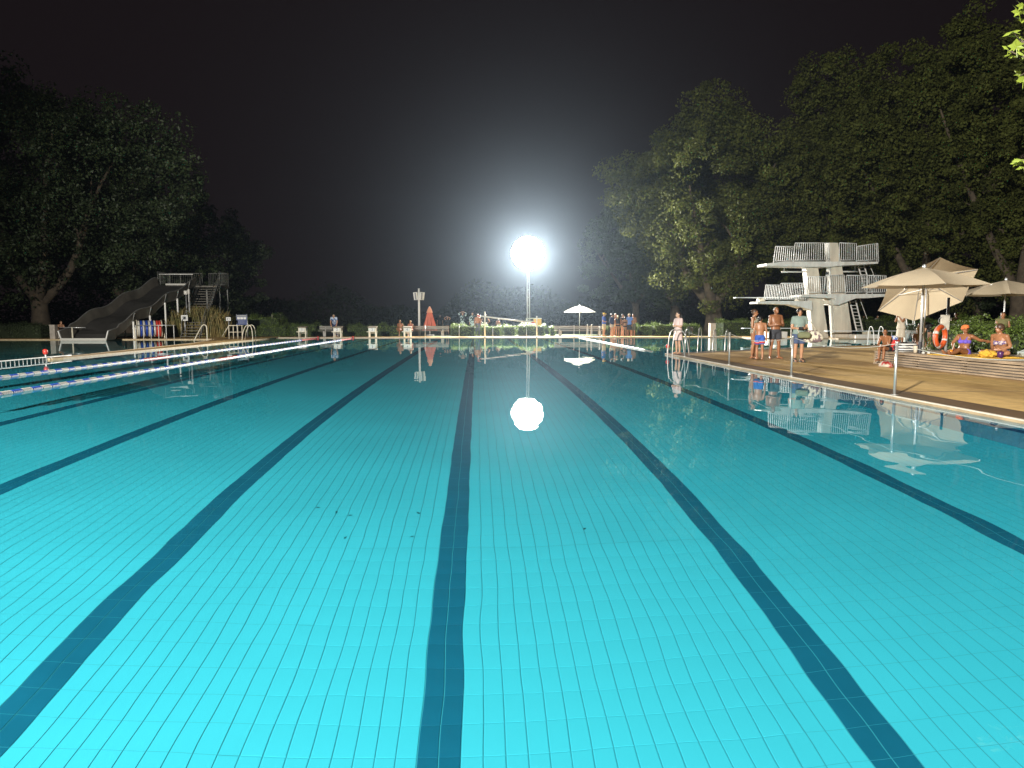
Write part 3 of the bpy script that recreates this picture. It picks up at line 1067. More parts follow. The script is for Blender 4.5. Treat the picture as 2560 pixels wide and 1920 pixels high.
# ================================================================== TREES, HEDGES, REEDS
bark = mat("plane_bark", (0.09, 0.070, 0.048), rough=0.9, var=0.35, vscale=2.5, bump=0.8, bscale=8)
leaf_a = mat("plane_leaf", (0.082, 0.094, 0.022), rough=0.7, var=0.55, vscale=0.9, trans=0.30, spec=0.15)
leaf_b = mat("dark_leaf", (0.042, 0.062, 0.024), rough=0.5, var=0.5, vscale=0.9, trans=0.25, spec=0.4)
leaf_h = mat("hedge_leaf", (0.105, 0.155, 0.032), rough=0.45, var=0.45, vscale=2.5, trans=0.30, spec=0.4)
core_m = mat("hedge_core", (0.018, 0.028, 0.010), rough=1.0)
NR = np.random.default_rng(11)


def leaf_mesh(name, C, N, size, m, aspect=0.62):
    """one small folded leaf (two triangles) for every centre"""
    n = len(C)
    N = N / np.linalg.norm(N, axis=1, keepdims=True)
    A = NR.normal(size=(n, 3))
    U = np.cross(N, A); U /= np.linalg.norm(U, axis=1, keepdims=True)
    V = np.cross(N, U)
    s = (size * NR.uniform(0.6, 1.35, n))[:, None]
    fold = N * s * 0.18
    P = np.empty((n, 4, 3))
    P[:, 0] = C - U * s * 0.5
    P[:, 1] = C + V * s * 0.5 * aspect - fold
    P[:, 2] = C + U * s * 0.5
    P[:, 3] = C - V * s * 0.5 * aspect - fold
    me = bpy.data.meshes.new(name)
    me.vertices.add(n * 4)
    me.vertices.foreach_set("co", P.reshape(-1))
    idx = np.arange(n * 4).reshape(n, 4)
    T = np.concatenate([idx[:, [0, 1, 2]], idx[:, [0, 2, 3]]], axis=1).reshape(-1)
    me.loops.add(n * 6)
    me.loops.foreach_set("vertex_index", T.astype(np.int32))
    me.polygons.add(n * 2)
    me.polygons.foreach_set("loop_start", np.arange(0, n * 6, 3, dtype=np.int32))
    me.materials.append(m)
    me.update(calc_edges=True)
    me.validate()
    return me


def tree(loc, H, RX, label, trunk_r=0.5, fork=2.2, zlow=4.0, nclump=230, per=150, leaf=0.26, m=None, lean=0.0, seed=1, group=None, RY=None, limbs=5, crown_shift=0.0):
    rr = np.random.default_rng(seed)
    nclump = int(nclump * 1.45)
    zlow -= 0.5
    RY = RY or RX * 0.85
    root = empty("plane_tree", loc, 0, label, "tree", group)
    mb = MB()
    mb.tube(bez([(0, 0, -0.1), (0.05, 0, fork * 0.5), (lean * 0.3, 0, fork + 0.3)], 5), [trunk_r * (1.35 - 0.4 * min(1, i / 7)) for i in range(11)], 12)
    for k in range(limbs):
        a = 2 * math.pi * (k + 0.3) / limbs + rr.uniform(-0.3, 0.3)
        sp = rr.uniform(0.45, 0.8)
        e = Vector((math.cos(a) * RX * sp + lean, math.sin(a) * RY * sp, H * rr.uniform(0.5, 0.72)))
        p0 = Vector((lean * 0.25, 0, fork - 0.2 + 0.1 * k))
        p1 = Vector((math.cos(a) * RX * 0.22 + lean * 0.4, math.sin(a) * RY * 0.22, fork + (H - fork) * 0.16))
        p2 = p1.lerp(e, 0.5) + Vector((rr.uniform(-.5, .5), rr.uniform(-.5, .5), 0.6))
        pts = bez([p0, p1, p2, e], 5)
        mb.tube(pts, [trunk_r * (0.62 * (1 - i / len(pts)) + 0.05) for i in range(len(pts))], 8)
        for q in range(2):
            st = pts[7 + 3 * q]
            en = st + Vector((rr.uniform(-2.5, 2.5), rr.uniform(-2.5, 2.5), rr.uniform(1.0, 3.2)))
            mb.tube([st, st.lerp(en, 0.5) + Vector((0, 0, 0.3)), en], [trunk_r * 0.22, trunk_r * 0.14, trunk_r * 0.05], 6)
    mb.build("trunk", bark, root, smooth=True)
    # crown: clumps filling an egg, each clump a ball of leaves
    zc, hz = (H + zlow) / 2, (H - zlow) / 2
    D = rr.normal(size=(nclump, 3)); D /= np.linalg.norm(D, axis=1, keepdims=True)
    q = rr.uniform(0.25, 1.0, nclump) ** 0.40
    lump = 1 + 0.16 * np.sin(D[:, 0] * 5 + seed) + 0.14 * np.sin(D[:, 2] * 6 + seed * 2.1) + 0.1 * np.sin(D[:, 1] * 7 + seed)
    C = D * q[:, None] * lump[:, None]
    wid = np.where(C[:, 2] > 0, 1 - 0.38 * np.clip(C[:, 2], 0, 1), 1 - 0.10 * np.abs(C[:, 2]))
    cen = np.stack([C[:, 0] * RX * wid + lean + crown_shift, C[:, 1] * RY * wid, zc + C[:, 2] * hz], axis=1)
    cr = rr.uniform(0.45, 1.15, nclump) * RX / 8.5
    ld = rr.normal(size=(nclump, per, 3)); ld /= np.linalg.norm(ld, axis=2, keepdims=True)
    lr = rr.uniform(0.25, 1.0, (nclump, per)) ** 0.5
    L = cen[:, None, :] + ld * (lr * cr[:, None])[:, :, None] * np.array([1.15, 1.15, 0.85])
    nrm = ld * 0.8 + rr.normal(size=ld.shape) * 0.7 + np.array([0, 0, 0.35])
    o = bpy.data.objects.new("crown", leaf_mesh("crown", L.reshape(-1, 3), nrm.reshape(-1, 3), leaf, m or leaf_a))
    COL.objects.link(o)
    o.parent = root
    return root


def gx(px, Y):
    return (px - 1192) / FPX * Y


LT = "trees behind the slide"
RTG = "plane trees behind the tower"
tree((gx(142, 57), 57, 0.03), 20.6, 11.5, "broad dark tree with a forked trunk behind the slide's low end", 0.62, 2.6, 4.6, 330, 150, 0.26, leaf_b, seed=3, group=LT)
tree((gx(-60, 62), 62, 0.03), 19.5, 9.5, "dark tree at the shallow pool's corner, on the side away from the slide", 0.5, 3.0, 3.0, 230, 130, 0.28, leaf_b, seed=4, group=LT)
tree((gx(345, 68), 68, 0.03), 18.5, 8.5, "dim tree right behind the slide's stairs", 0.5, 3.0, 2.0, 230, 130, 0.28, leaf_b, seed=5, group=LT)
tree((gx(520, 84), 84, 0.03), 15.0, 9.0, "faint dark tree beyond the reeds and the notice board", 0.5, 3.0, 2.0, 170, 110, 0.34, leaf_b, seed=6, group=LT)
tree((gx(1790, 58.5), 58.5, 0.03), 20.0, 9.6, "large plane tree with thick forked limbs between the bay and the tower", 0.72, 2.3, 4.6, 360, 160, 0.25, seed=21, group=RTG, lean=-0.4)
tree((gx(1690, 74), 74, 0.03), 19.5, 8.6, "dim plane tree with spreading bare limbs behind the forked one", 0.5, 3.0, 4.2, 230, 130, 0.28, leaf_b, seed=22, group=RTG)
tree((gx(1590, 84), 84, 0.03), 15.5, 7.5, "faint dim tree beyond the group of swimmers on the far edge", 0.45, 3.0, 3.0, 170, 120, 0.30, leaf_b, seed=23, group=RTG)
tree((gx(2085, 60), 60, 0.03), 22.0, 9.8, "tall plane tree rising straight behind the diving tower", 0.5, 3.2, 2.4, 430, 140, 0.26, seed=34, group=RTG)
tree((gx(2330, 57), 57, 0.03), 24.5, 9.5, "tallest plane tree behind the pair of beige parasols", 0.6, 3.2, 4.0, 330, 150, 0.26, seed=25, group=RTG)
tree((gx(2590, 50), 50, 0.03), 24.0, 8.6, "plane tree behind the single beige parasol by the hedge", 0.6, 3.0, 4.0, 300, 150, 0.25, seed=26, group=RTG)
tree((gx(2200, 76), 76, 0.03), 20.0, 9.0, "dim plane tree in the gap behind the tower's stairs", 0.5, 3.0, 3.0, 200, 120, 0.30, leaf_b, seed=27, group=RTG)
tree((gx(2480, 70), 70, 0.03), 20.0, 9.0, "dim plane tree in the gap between the parasols", 0.5, 3.0, 3.0, 200, 120, 0.30, leaf_b, seed=28, group=RTG)


# the wooded park beyond, one dark mass
n_ = 60000
C_ = np.stack([NR.uniform(-150, 150, n_), NR.uniform(100, 118, n_), np.zeros(n_)], axis=1)
top_ = 5.0 + 1.2 * np.sin(C_[:, 0] * 0.11) + 1.6 * np.sin(C_[:, 0] * 0.27 + 1) + 0.9 * np.sin(C_[:, 0] * 0.6 + 2)
C_[:, 2] = NR.random(n_) ** 0.8 * top_
o = bpy.data.objects.new("distant_woods", leaf_mesh("distant_woods", C_, NR.normal(size=(n_, 3)), 0.5, mat("far_wood_leaf", (0.016, 0.021, 0.010), rough=0.9, var=0.5, vscale=0.4, spec=0.1)))
COL.objects.link(o)
tag(o, kind="stuff")


def hedge(x0, x1, Y, depth, ztop, label, group, n=None, leaf=0.085, z0=0.03, rz=0.0, m=None):
    L = x1 - x0
    root = empty("hedge", ((x0 + x1) / 2, Y, z0), rz, label, "hedge", group)
    h = ztop - z0
    MB().box((0, 0, h * 0.46), (max(0.05, L - 0.22), depth - 0.22, h * 0.88)).build("shade_core", core_m, root)  # dark filler box, shade between the leaves put into its colour
    area = 2 * L * h + L * depth + 2 * depth * h
    n = n or int(min(9000, max(700, area * 330)))
    P = NR.uniform(-1, 1, (n, 3))
    f = NR.choice(3, n, p=np.array([depth * h, L * h, L * depth * 0.9]) / (depth * h + L * h + L * depth * 0.9))
    sg = np.where(NR.random(n) < 0.5, -1, 1)
    for ax in range(3):
        P[f == ax, ax] = np.where(ax == 2, 1.0, sg[f == ax])
    nr = np.zeros((n, 3)); nr[np.arange(n), f] = P[np.arange(n), f]
    wob = 0.93 + 0.07 * np.sin(P[:, 0] * L * 2.1 + P[:, 2] * 3) + NR.normal(0, 0.035, n)
    C = np.stack([P[:, 0] * L / 2 * np.clip(wob + 0.05, .8, 1.06), P[:, 1] * depth / 2 * wob, (P[:, 2] * 0.5 + 0.5) * h * np.where(f == 2, wob + 0.05 * np.sin(P[:, 0] * L * 3.3), 1.0)], axis=1)
    ph = NR.uniform(0, 6, 6)
    bul = 0.09 * np.sin(C[:, 0] * 3.1 + ph[0]) + 0.07 * np.sin(C[:, 0] * 6.7 + C[:, 2] * 5 + ph[1]) + 0.06 * np.sin(C[:, 1] * 5 + C[:, 2] * 7 + ph[2])
    C += nr * (bul + np.abs(NR.normal(0, 0.05, n)) + np.where(NR.random(n) < 0.06, 0.12, 0.0))[:, None]
    C[:, 2] = np.maximum(C[:, 2], 0.04)
    o = bpy.data.objects.new("foliage", leaf_mesh("foliage", C, nr + NR.normal(size=(n, 3)) * 0.6, leaf, m or leaf_h))
    COL.objects.link(o)
    o.parent = root
    return root


HG = "clipped hedges along the far edge"


def hedge_px(p0, p1, ytop, Y, depth, label, group=HG, **k):
    a = WY(p0, ytop, Y); b = WY(p1, ytop, Y)
    return hedge(a.x, b.x, Y, depth, a.z, label, group, **k)


hedge_px(611, 706, 794, 58.0, 2.4, "tallest clipped hedge, beside the blue notice board")
hedge_px(650, 722, 815, 55.3, 1.2, "low hedge in front of the tallest hedge")
hedge_px(726, 798, 812, 55.3, 1.2, "hedge behind the starting block numbered one")
hedge_px(858, 928, 815, 55.6, 1.2, "hedge between the short bench and the starting block numbered three")
hedge_px(936, 1008, 815, 55.6, 1.2, "hedge behind the couple seated by the starting block numbered four")
hedge_px(1126, 1189, 814, 55.3, 1.2, "bright hedge next to the end of the bench with the folded parasol")
hedge_px(1201, 1254, 816, 55.3, 1.2, "bright hedge behind the tall boom post")
hedge_px(1258, 1289, 815, 55.3, 1.1, "smallest bright hedge, under the middle of the boom")
hedge_px(1293, 1361, 813, 55.3, 1.2, "bright hedge in front of the yellow cabinet")
hedge_px(1373, 1387, 816, 55.3, 0.9, "tiny bush touching the end of the bench under the white parasol")
hedge_px(1514, 1590, 814, 55.3, 1.1, "hedge behind the group of swimmers")
hedge_px(1593, 1621, 813, 55.3, 1.1, "round topped hedge beside the group of swimmers")
hedge_px(1630, 1746, 812, 55.0, 1.2, "long low hedge behind the girl in the pale dress")
hedge_px(1796, 2020, 803, 55.0, 2.0, "high dark hedge behind the standing bathers and the low springboard")
hedge_px(2060, 2300, 799, 55.0, 2.0, "long hedge behind the diving tower's legs and stairs")
hedge_px(2296, 2420, 803, 45.0, 1.8, "hedge behind the long haired bather and the tilted parasol")
hedge_px(-30, 118, 812, 50.6, 1.4, "dark hedge along the shallow pool's far edge", "hedges by the shallow pool", m=leaf_b)
# bushy hedge behind the wooden platform and the one beyond it
hedge(14.75, 16.4, 17.8, 8.6, 1.04, "bright leafy hedge right behind the wooden platform", "hedges by the beige parasols", n=9000, leaf=0.10)
hedge(gx(2425, 27.5), 28.0, 27.5, 1.6, 1.32, "darker hedge behind the beige parasol on its own", "hedges by the beige parasols", n=8000, leaf=0.10)

# ---- reeds beside the slide
ra, rb = gx(452, 53.0), gx(586, 53.0)
rt = empty("reed_clump", ((ra + rb) / 2, 53.0, 0.03), 0, "tall dry yellow green reed clump beside the slide's stairs", "reeds")
V, F = [], []
rr = random.Random(5)
for i in range(1500):
    x = rr.uniform(-1, 1) * (rb - ra) / 2
    y = rr.uniform(-1.0, 1.0)
    h = rr.uniform(1.3, 2.6) * (1 - 0.25 * (abs(x) / ((rb - ra) / 2)) ** 2)
    dx, dy = rr.uniform(-0.45, 0.45), rr.uniform(-0.4, 0.4)
    w = rr.uniform(0.012, 0.028)
    a = rr.uniform(0, math.pi)
    ux, uy = math.cos(a) * w, math.sin(a) * w
    pts = [(x, y, 0), (x + dx * 0.25, y + dy * 0.25, h * 0.5), (x + dx * 0.7, y + dy * 0.7, h * 0.85), (x + dx * 1.3, y + dy * 1.3, h * (0.98 - 0.15 * abs(dx)))]
    n0 = len(V)
    for k, p in enumerate(pts):
        t = (1.0, 1.1, 0.7, 0.12)[k]
        V += [(p[0] - ux * t, p[1] - uy * t, p[2]), (p[0] + ux * t, p[1] + uy * t, p[2])]
    for k in range(3):
        F.append((n0 + 2 * k, n0 + 2 * k + 1, n0 + 2 * k + 3, n0 + 2 * k + 2))
mb = MB(); mb.add(V, F)
tag(mb.build("foliage", mat("reed_leaf", (0.16, 0.15, 0.045), rough=0.6, trans=0.25, col2=(0.30, 0.23, 0.08), vscale=2.0), rt), kind="stuff")

# ---- overhanging branch with large lobed leaves close by on the right
def lobed_leaf():
    pts = []
    for a, r in ((-90, 0.10), (-62, 0.42), (-40, 0.30), (-18, 0.62), (8, 0.34), (30, 0.78), (52, 0.50), (72, 0.66), (90, 1.0), (108, 0.66), (128, 0.50), (150, 0.78), (172, 0.34), (198, 0.62), (220, 0.30), (242, 0.42)):
        pts.append((0.10 * r * math.cos(R(a)), 0.10 * r * math.sin(R(a)) + 0.01, -0.03 * r * r + 0.012 * math.cos(R(a * 3))))
    mb = MB()
    n = len(pts)
    mb.add([(0, 0.01, 0.008)] + pts, [(0, 1 + i, 1 + (i + 1) % n) for i in range(n)])
    mb.bar((0, -0.002, 0.0), (0.008, -0.075, -0.02), 0.004, 0.004)
    return mb.mesh("leaf", mat("floodlit_plane_leaf", (0.20, 0.26, 0.035), rough=0.45, trans=0.35, var=0.3, vscale=9))  # brighter copy of the leaf green, floodlight put into the colour


big_leaf = lobed_leaf()
trunk_at = Vector((11.5, 6.2, DZ))
rt = empty("overhanging_tree", trunk_at, 0, "near plane tree whose bright lobed leaves hang in from the side", "tree")
mb = MB()
mb.tube(bez([(0, 0, -0.05), (0.05, 0, 1.6), (-0.1, 0, 3.2), (-0.6, 0.1, 5.0)], 5), [0.24 - 0.009 * i for i in range(16)], 10)
br = []
limb_pts = []
for px, py, Yb in ((2590, 60, 6.6), (2600, 190, 6.4), (2610, 415, 6.3), (2640, -120, 6.8)):
    e = WY(px, py, Yb) - trunk_at
    mb.tube(bez([(-0.1, 0, 3.1), (-1.2, 0.1, 3.6 + 0.1 * e.z), tuple(e + Vector((1.0, 0, 0.35))), tuple(e)], 5), [0.075 - 0.0044 * i for i in range(16)], 7)
    br.append(e)
    limb_pts.append(bez([(-0.1, 0, 3.1), (-1.2, 0.1, 3.6 + 0.1 * e.z), tuple(e + Vector((1.0, 0, 0.35))), tuple(e)], 5))
mb.build("trunk", bark, rt, smooth=True)
rr = random.Random(8)
spots = [(2556, 18, 2), (2548, 34, 1), (2560, 52, 2), (2534, 80, 1), (2549, 92, 1), (2560, 112, 2), (2520, 126, 0), (2541, 121, 1), (2556, 140, 1), (2525, 140, 0), (2549, 190, 2), (2558, 203, 2), (2545, 409, 0), (2556, 402, 2), (2559, 420, 2),
         (2585, 20, 2), (2600, 90, 2), (2590, 150, 2), (2620, 60, 2), (2610, 210, 2), (2590, 400, 2), (2650, 130, 2), (2660, 40, 2), (2640, 400, 2), (2680, 190, 2)]
for px, py, k in spots:
    p = WY(px, py, 6.45 + rr.uniform(-0.25, 0.25)) - trunk_at
    o = inst("leaf", big_leaf, rt, p, (R(rr.uniform(20, 80)), R(rr.uniform(-35, 35)), R(rr.uniform(-60, 60))), (rr.uniform(0.8, 1.05),) * 3)
    # twig back to the branch
    e = min(br, key=lambda q: (q - p).length)
    MB().tube([p, p.lerp(e, 0.5) + Vector((0, 0, 0.05)), e], [0.004, 0.006, 0.009], 5).build("twig", bark, rt)

# more of its foliage along the limbs, beside the picture's edge
cam_inv = Matrix.Translation(CAM) @ cam.rotation_euler.to_matrix().to_4x4()
cam_inv.invert()
nl = 0
while nl < 210:
    lp = rr.choice(limb_pts)
    p = lp[rr.randrange(5, len(lp))] + Vector((rr.uniform(-.4, .4), rr.uniform(-.4, .4), rr.uniform(-.35, .3)))
    c = cam_inv @ (p + trunk_at)
    if c.z < 0 and 1280 + c.x / -c.z * FPX < 2585:
        continue
    inst("leaf", big_leaf, rt, p, (R(rr.uniform(10, 85)), R(rr.uniform(-40, 40)), R(rr.uniform(-180, 180))), (rr.uniform(0.8, 1.1),) * 3)
    nl += 1

# ================================================================== SLIDE AND THE SHALLOW POOL'S SIDE
slide_m = mat("slide_steel", (0.13, 0.12, 0.10), rough=0.5, metal=0.3, var=0.25, vscale=1.5)
steel_d = mat('dull_steel', (0.22, 0.22, 0.21), rough=0.5, metal=0.4, var=0.2, vscale=4)
slide_in = mat("slide_chute", (0.05, 0.048, 0.045), rough=0.45, metal=0.3, var=0.3, vscale=1.0)


def T1(cx, cy, Y):
    return WY(0.2893 * cx, 640 + 0.2893 * cy, Y)


lip_l, lip_r = T1(535, 722, 45.6), T1(915, 722, 45.6)
lipc = (lip_l + lip_r) / 2
topc = T1(1530, 258, 56.5)
slide = empty("wide_slide", (lipc.x, lipc.y, 0.0), 0, "wide steel wave slide with three humps running into the shallow pool", "slide")
so = Vector(slide.location)
hw = (lip_r.x - lip_l.x) / 2
N = 40
prof = []
for i in range(N + 1):
    t = i / N
    z = 0.12 + (topc.z - 0.12) * (t ** 1.0) + 0.16 * math.sin(t * math.pi * 6.0 + 2.6) * (1 - 0.3 * t) * min(1, t * 6)
    if t < 0.08:
        z = 0.12 + 0.6 * t
    prof.append(Vector((lipc.x + (topc.x - lipc.x) * t, lipc.y + (topc.y - lipc.y) * t, z)) - so)
rings = [[p + Vector((-hw, 0, 0)), p + Vector((hw, 0, 0)), p + Vector((hw, 0, -0.06)), p + Vector((-hw, 0, -0.06))] for p in prof]
mb = MB(); mb.loft(rings); mb.build("chute", slide_in, slide, smooth=False)
for s in (-1, 1):
    rings = []
    for i, p in enumerate(prof):
        h = 0.62 if i > 2 else 0.50 + 0.04 * i
        x0, x1 = s * hw, s * (hw + 0.16)
        rings.append([p + Vector((x0, 0, -0.10)), p + Vector((x1, 0, h)), p + Vector((x1 + s * 0.05, 0, h)), p + Vector((x0 + s * 0.05, 0, -0.10))])
    mb = MB(); mb.loft(rings); mb.build("side_wall", slide_m, slide)
    mb = MB(); mb.tube([p + Vector((s * (hw + 0.185), 0, 0.63 if i > 2 else 0.52 + 0.04 * i)) for i, p in enumerate(prof)], 0.04, 6)
    mb.build("rim", steel_d, slide, smooth=True)
    MB().bar(prof[0] + Vector((s * hw, -0.02, -0.12)), prof[0] + Vector((s * (hw + 0.18), -0.02, 0.52)), 0.06, 0.09, (0, 1, 0)).build("end_trim", white_steel, slide)
    for i in (10, 17, 24, 30, 36):
        p = prof[i]
        MB().cyl((p.x + s * (hw + 0.1), p.y, 0), (p.x + s * (hw + 0.1), p.y, p.z), 0.06, 8).build("support", white_steel, slide)
        MB().bar(p + Vector((s * (hw + 0.03), 0, -0.1)), p + Vector((s * (hw + 0.23), 0, 0.6)), 0.05, 0.07, (0, 1, 0)).build("flange", steel_d, slide)
MB().box(prof[0] + Vector((0, -0.04, -0.03)), (hw * 2 + 0.1, 0.10, 0.16)).build("lip", white_pl, slide)
pz = topc.z
pt_ = prof[-1]
MB().box((pt_.x + 0.9, pt_.y + 1.1, pt_.z - 0.1), (hw * 2 + 2.2, 2.2, 0.12)).build("platform", slide_m, slide)
MB().box((pt_.x - 0.05, pt_.y - 0.02, pt_.z + 0.04), (hw * 1.2, 0.05, 0.16)).build("start_edge", white_pl, slide)


def rail_panel(parent, a, b, h, n, m=steel_d, r=0.025, rb=0.010):
    a, b = Vector(a), Vector(b)
    up = Vector((0, 0, h))
    mb = MB()
    mb.tube([a, a + up, b + up, b], r, 6)
    mb.tube([a + up * 0.12, b + up * 0.12], r * 0.7, 6)
    fr = mb.build("railing", m, parent, smooth=True)
    me = MB().tube([(0, 0, 0), (0, 0, h * 0.88)], rb, 5).mesh("baluster", m)
    for i in range(1, n):
        inst("baluster", me, fr, a.lerp(b, i / n) + up * 0.12)
    return fr


px_, py_, pz_ = pt_.x, pt_.y, pt_.z
rail_panel(slide, (px_ - hw - 0.15, py_ + 2.1, pz_), (px_ + hw - 0.2, py_ + 2.1, pz_), 1.05, 18)
rail_panel(slide, (px_ - hw - 0.15, py_ + 0.1, pz_), (px_ - hw - 0.15, py_ + 2.1, pz_), 1.05, 12)
MB().tube([(px_ - hw, py_ + 0.02, pz_ + 0.85), (px_ + hw - 0.1, py_ + 0.02, pz_ + 0.85)], 0.035, 8).build("grab_bar", white_steel, slide, smooth=True)
for s in (-0.95, -0.4, 0.2, 0.85):
    MB().cyl((px_ + s * hw, py_ + 0.02, pz_), (px_ + s * hw, py_ + 0.02, pz_ + 0.85), 0.018, 6).build("grab_post", steel_d, slide)
rail_panel(slide, (px_ + hw + 0.35, py_ + 2.1, pz_), (px_ + hw + 1.85, py_ + 2.1, pz_), 1.05, 12)
rail_panel(slide, (px_ + hw + 1.9, py_ + 0.1, pz_), (px_ + hw + 1.9, py_ + 2.1, pz_), 1.05, 12)
# stairs coming down beside the chute
sa = Vector((px_ + hw + 1.15, py_ - 0.05, pz_ - 0.05))
sb = Vector((px_ + hw + 1.9, py_ - 6.0, 0.05))
for s in (-0.65, 0.65):
    MB().bar(sa + Vector((s, 0, -0.1)), sb + Vector((s, 0, 0)), 0.05, 0.24).build("stringer", steel_d, slide)
for i in range(20):
    MB().box(sa.lerp(sb, (i + 0.5) / 20), (1.25, 0.26, 0.04)).build("stair_tread", slide_m, slide)
for s in (-0.7, 0.7):
    rail_panel(slide, tuple(sb + Vector((s, 0.3, 0.1))), tuple(sa + Vector((s, 0, 0.05))), 0.95, 26)
for dx, dy in ((0.2, 1.9), (1.85, 1.9), (1.85, 0.2), (-2.6, 1.9)):
    MB().cyl((px_ + hw + dx, py_ + dy, 0), (px_ + hw + dx, py_ + dy, pz_ - 0.15), 0.06, 8).build("support", steel_d, slide)

# ---- storage reel with wound lane rope
rc = T1(1290, 628, 48.8)
reel = empty("rope_reel", (rc.x, 48.8, DZ), R(28), "storage reel wound with blue, white and red lane rope beside the slide", "reel")
rr_ = 0.56
for x in (-0.75, 0.75):
    MB().cyl((x - 0.02, 0, rr_ + 0.12), (x + 0.02, 0, rr_ + 0.12), rr_ + 0.04, 28).build("flange_disc", cream, reel)
MB().cyl((-0.9, 0, rr_ + 0.12), (0.9, 0, rr_ + 0.12), 0.05, 10).build("axle", steel, reel)
for i, m_ in enumerate((white_pl, blue_pl, white_pl, blue_pl, white_pl, blue_pl, white_pl, red_pl, red_pl)):
    x = -0.64 + i * 0.16
    MB().tube([(x, (rr_ - 0.06) * math.cos(t), rr_ + 0.12 + (rr_ - 0.06) * math.sin(t)) for t in [2 * math.pi * k / 24 for k in range(24)]], 0.075, 8, close=True).build("rope_coil", m_, reel, smooth=True)
for x in (-0.9, 0.9):
    MB().bar((x, -0.45, 0.0), (x, 0, rr_ + 0.16), 0.06, 0.06).build("stand", cream, reel)
    MB().bar((x, 0.45, 0.0), (x, 0, rr_ + 0.16), 0.06, 0.06).build("stand", cream, reel)

# ---- thin guard rail standing before the slide, rail by the pillar
ga, gb = T1(1118, 712, 47.0), T1(1505, 712, 47.9)
rt = empty("guard_rail", (ga.x, 47.9, DZ), 0, "thin steel guard rail on the shallow pool's edge before the reel", "guard rail")
Lg = gb.x - ga.x
for k in range(6):
    MB().cyl((Lg * k / 5, 0, -0.05), (Lg * k / 5, 0, 0.92), 0.022, 8).build("upright", white_steel, rt, smooth=True)
MB().tube([(-0.1, 0, 0.92), (Lg + 0.1, 0, 0.92)], 0.022, 8).build("top_rail", steel, rt, smooth=True)
pa = T1(500, 725, 44.6)
rt = empty("guard_rail", (pa.x, 46.2, 0.0), 0, "pale post with a thin cross rail in the water at the slide's side", "guard rail")
MB().cyl((0, 0, -0.9), (0, 0, 0.86), 0.045, 10).build("upright", cream, rt, smooth=True)
MB().tube([(-0.8, 0, 0.84), (0.85, 0, 0.84)], 0.025, 8).build("top_rail", steel, rt, smooth=True)
pa = T1(468, 705, 48.6)
rt = empty("concrete_pillar", (pa.x, 48.6, DZ), 0, "short pale concrete pillar under the forked dark tree", "pillar")
MB().box((0, 0, 0.45), (0.34, 0.34, 0.90)).build("shaft", mat("pillar_concrete", (0.42, 0.38, 0.33), rough=0.9, var=0.2, vscale=4), rt)
MB().box((0, 0, 0.925), (0.38, 0.38, 0.05)).build("cap_stone", mat("pillar_concrete", (0.42, 0.38, 0.33)), rt)
pa = WY(1780, 836, 52.6)
rt = empty("concrete_pillar", (pa.x, 52.6, DZ), 0, "short pale concrete pillar below the forked plane tree", "pillar")
MB().box((0, 0, 0.48), (0.42, 0.42, 0.96)).build("shaft", mat("pillar_concrete", (0.42, 0.38, 0.33)), rt)
MB().box((0, 0, 0.985), (0.46, 0.46, 0.05)).build("cap_stone", mat("pillar_concrete", (0.42, 0.38, 0.33)), rt)

# ---- signs
def sign_post(px, py0, py1, pyb, w, Y, label, board_m, rows, legs=1, name="sign"):
    t, b = WY(px, py0, Y), WY(px, py1, Y)
    root = empty(name, (t.x, Y, 0.03), 0, label, "sign")
    for s in ((0,) if legs == 1 else (-1, 1)):
        MB().cyl((s * w / 2, 0.03, 0), (s * w / 2, 0.03, t.z + (0.05 if legs == 2 else 0)), 0.03, 8).build("post", steel, root, smooth=True)
    h = t.z - b.z
    bo = MB().box((0, 0, (t.z + b.z) / 2), (w, 0.03, h)).build("board", board_m, root)
    for (cx, cz, sx, sz, m_) in rows:
        MB().box((cx * w, -0.018, b.z + cz * h), (sx * w, 0.006, sz * h)).build("print", m_, bo)
    return root


navy = mat("sign_navy", (0.03, 0.06, 0.20), rough=0.5)
signw = mat("sign_white", (0.72, 0.72, 0.70), rough=0.5)
signg = mat("sign_grey", (0.25, 0.26, 0.27), rough=0.5)
sign_post(604, 788, 813, 842, 0.78, 53.6, "blue and white notice board on two steel legs beside the tallest hedge", navy,
          [(0, 0.90, 0.96, 0.16, signg), (-0.30, 0.66, 0.26, 0.22, signw), (0, 0.66, 0.26, 0.22, signw), (0.30, 0.66, 0.26, 0.22, signw)] +
          [(-0.05, 0.45 - 0.1 * k, 0.7 - 0.1 * (k % 2), 0.02, signg) for k in range(4)], 2, "notice_board")
sign_post(571, 794, 803, 842, 0.34, 51.9, "small white sign on a thin pole before the reeds", signw,
          [(-0.2, 0.5, 0.2, 0.6, signg), (0.18, 0.62, 0.3, 0.1, signg), (0.18, 0.4, 0.3, 0.1, signg)])
sign_post(461, 789, 803, 842, 0.46, 51.2, "pale square sign in the reeds under the slide", signw,
          [(0, 0.5, 0.6, 0.6, signg), (0, 0.5, 0.3, 0.3, signw)])
t = T1(1606, 320, 52.5)
rt = empty("lamp_post", (t.x, 52.5, 0.03), 0, "pair of boxy grey lamps on thin poles beside the slide", "lamp post")
for dx, dz in ((0, 0), (0.22, 0.06)):
    MB().cyl((dx, 0, 0), (dx, 0, t.z + dz - 0.1), 0.03, 8).build("pole", steel, rt, smooth=True)
    MB().box((dx, 0, t.z + dz), (0.22 if dx == 0 else 0.14, 0.16, 0.28)).build("lamp_box", mat("lamp_box", (0.55, 0.53, 0.48), rough=0.5), rt)
